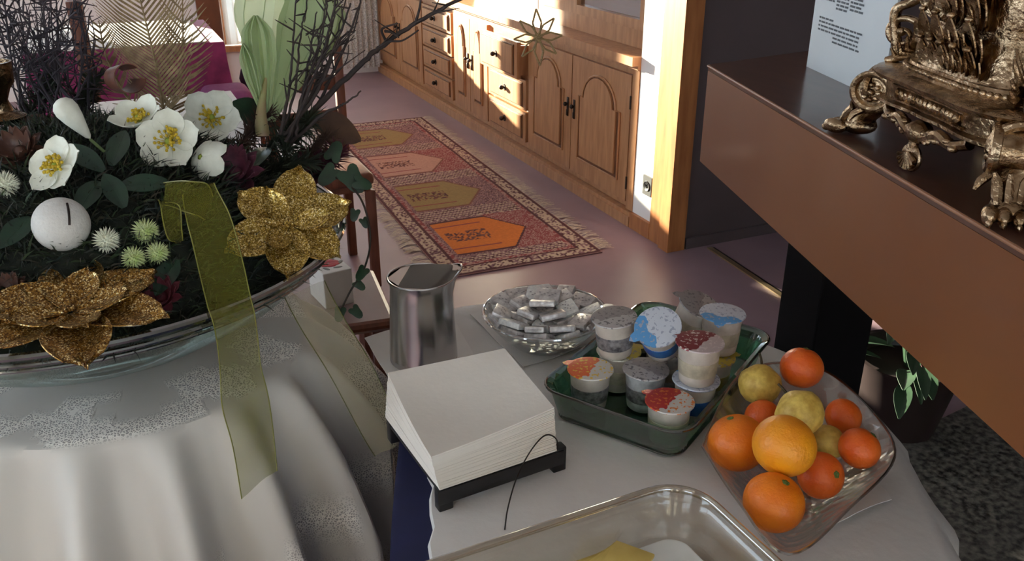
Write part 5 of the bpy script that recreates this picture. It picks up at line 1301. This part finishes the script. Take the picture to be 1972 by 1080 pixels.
# olive organza ribbon: bow loops, hanging tail, pale second tail
M_org = sheer('organza_olive', (122, 120, 50), .50); M_org2 = sheer('organza_pale', (196, 188, 150), .34); M_oedge = mat('ribbon_edge', (128, 126, 58), rough=.4, noise=.2)
M_oedged = mat('ribbon_edge_dark', (96, 96, 44), rough=.5, noise=.2)
def ribbon(path, label_root, m_, em, name, par):
    """path: (left pixel, right pixel, y)"""
    Lp = spline([ony(a[0], a[1], y) for a, b, y in path], 10); Rp = spline([ony(b[0], b[1], y) for a, b, y in path], 10); G = []
    for i, (a, b) in enumerate(zip(Lp, Rp)):
        n_ = (b - a).cross(Vector((0, 0, 1))).normalized(); G.append([a.lerp(b, j / 6) + n_ * (.004 * math.sin(j * 1.05 + i * .25)) for j in range(7)])
    rb = MB().sheet(G).build(name, m_, par)
    MB().tube([r_[0] for r_ in G], .0008, 5).build('edge', em, rb); MB().tube([r_[-1] for r_ in G], .0008, 5).build('edge', em, rb)
rb = thing('organza_ribbon', 'olive green organza ribbon tied in the flowers and hanging over the bowl', 'ribbon', ony(390, 420, 1.05))
ribbon([((352, 375), (412, 352), 1.04), ((365, 440), (440, 405), 1.03), ((378, 510), (462, 490), 1.00), ((400, 580), (482, 560), .965), ((410, 625), (488, 600), .945), ((424, 720), (500, 690), .945), ((431, 790), (514, 745), .942), ((448, 870), (524, 830), .935), ((467, 957), (535, 903), .930)], '', M_org, M_oedge, 'ribbon_tail', rb)
ribbon([((315, 352), (318, 395), 1.05), ((360, 350), (345, 405), 1.03), ((400, 352), (380, 412), 1.04), ((408, 380), (392, 425), 1.05)], '', M_org, M_oedge, 'ribbon_loop', rb)
ribbon([((318, 390), (305, 385), 1.045), ((345, 400), (310, 410), 1.03), ((352, 440), (325, 455), 1.025), ((350, 465), (335, 468), 1.03)], '', M_org, M_oedge, 'ribbon_loop', rb)
rb2 = thing('organza_ribbon', 'pale beige organza ribbon hanging over the side of the lace cloth', 'ribbon', ony(600, 560, 1.2))
ribbon([((548, 572), (625, 540), 1.135), ((592, 650), (668, 620), 1.10), ((640, 735), (715, 705), 1.08), ((690, 820), (755, 785), 1.06), ((722, 880), (775, 850), 1.05)], '', M_org2, M_oedged, 'ribbon_tail', rb2)
# ivy trail
M_ivy = mat('ivy_leaf', (44, 74, 48), rough=.4, c2=(34, 52, 36), nscale=40); M_ivyd = mat('ivy_stem', (54, 46, 36), rough=.7, noise=.2)
iv = [((600, 330), 1.40), ((655, 345), 1.36), ((690, 375), 1.33), ((708, 420), 1.31), ((713, 470), 1.30), ((700, 520), 1.29), ((675, 560), 1.28), ((655, 600), 1.28)]
P = spline([ony(u, v, y) for (u, v), y in iv], 8)
o = thing('ivy_trail', 'trailing ivy stem hanging from the bowl beside the rug', 'ivy', P[0]); MB().tube(P, .0016, 6).build('stem', M_ivyd, o)
def ivyleaf(u, v, y, sz, ang, m_=M_ivy):
    c = ony(u, v, y); R_ = xf(TOCAM(c) + Vector((U(-.3, .3), 0, .3))); pts = []
    for k in range(24):
        a = 2 * PI * k / 24; r_ = sz * (.62 + .28 * math.cos(a) + .16 * math.cos(3 * a)) ; pts.append((r_ * math.cos(a + 0), r_ * math.sin(a) * .85))
    Mr = R_ @ rotz(ang); m = MB(); vs = [c + Mr @ Vector((0, 0, .002))] + [c + Mr @ Vector((x, y_, -.10 * (x * x + y_ * y_) / sz)) for x, y_ in pts]
    n0 = len(vs); vs += [p - Mr @ Vector((0, 0, .0008)) for p in vs]
    m.add(vs, [(0, 1 + k, 1 + (k + 1) % 24) for k in range(24)] + [(n0, n0 + 1 + (k + 1) % 24, n0 + 1 + k) for k in range(24)] + [(1 + k, n0 + 1 + k, n0 + 1 + (k + 1) % 24, 1 + (k + 1) % 24) for k in range(24)])
    m.build('leaf', m_, o)
for u, v, y, sz, a in ((672, 335, 1.35, .034, 5.3), (690, 350, 1.34, .022, 5.8), (684, 408, 1.315, .015, 4.4), (700, 424, 1.31, .013, 5.0), (700, 520, 1.29, .018, 4.2), (688, 545, 1.285, .015, 5.4), (655, 598, 1.275, .018, 4.6), (682, 596, 1.275, .017, 5.4), (640, 330, 1.37, .028, 3.9), (640, 300, 1.40, .026, 1.2)): ivyleaf(u, v, y, sz, a)
# straw star hanging from the long branch
sc_ = ony(1036, 72, 1.5); M_straw = mat('straw', (142, 116, 74), rough=.6, c2=(108, 84, 50), nscale=60, stretch=(1, 1, 5))
o = thing('straw_star', 'eight pointed straw star hanging on a thread in front of the cupboards', 'star', sc_ - Vector((0, 0, .045)))
R_ = xf(TOCAM(sc_)); L_ = 47 / F * (sc_ - CAM).dot(_F)
for k in range(8):
    a = PI / 2 + k * PI / 4 + .08; d = Vector((math.cos(a), math.sin(a), 0)); s_ = Vector((-d.y, d.x, 0)); ln = L_ * (1.12 if k % 4 == 0 else 1.0); m = MB()
    tip = d * ln; h1 = d * ln * .52 + s_ * ln * .16; h2_ = d * ln * .52 - s_ * ln * .16; c0 = Vector((0, 0, .0005 * k))
    for p, q in ((c0 + s_ * .002, h1), (h1, tip), (c0 - s_ * .002, h2_), (h2_, tip)): m.tube([sc_ + R_ @ p, sc_ + R_ @ q], .0017, 6)
    m.build('ray', M_straw, o)
MB().ell(sc_, (.006, .006, .003), R_, n=12, m=6).build('knot', M_straw, o)
MB().tube([sc_ + R_ @ Vector((0, L_ * 1.1, 0)), ony(1036, -72, 1.5)], .0005, 5).build('thread', M_straw, o)

# turn the whole place about the camera's foot so that the cupboards stand along an axis
R3 = TURN.to_3x3(); done = set()
def turn_mesh(ob):
    if ob.type == 'MESH' and ob.data.name not in done: ob.data.transform(TURN); done.add(ob.data.name)
    for ch in ob.children: turn_mesh(ch)
for ob in list(bpy.data.objects):
    if ob.parent is not None or ob in (cam, sun): continue
    ob.location = R3 @ ob.location
    if any(abs(x) > 1e-6 for x in ob.rotation_euler): ob.rotation_euler = (R3 @ ob.rotation_euler.to_matrix()).to_euler()
    else: turn_mesh(ob)
for ob in list(bpy.data.objects):
    if '_o' in ob: del ob['_o']
for ob in list(bpy.data.objects):
    if ob.type == 'EMPTY' and not ob.children and ob.parent is None: bpy.data.objects.remove(ob)
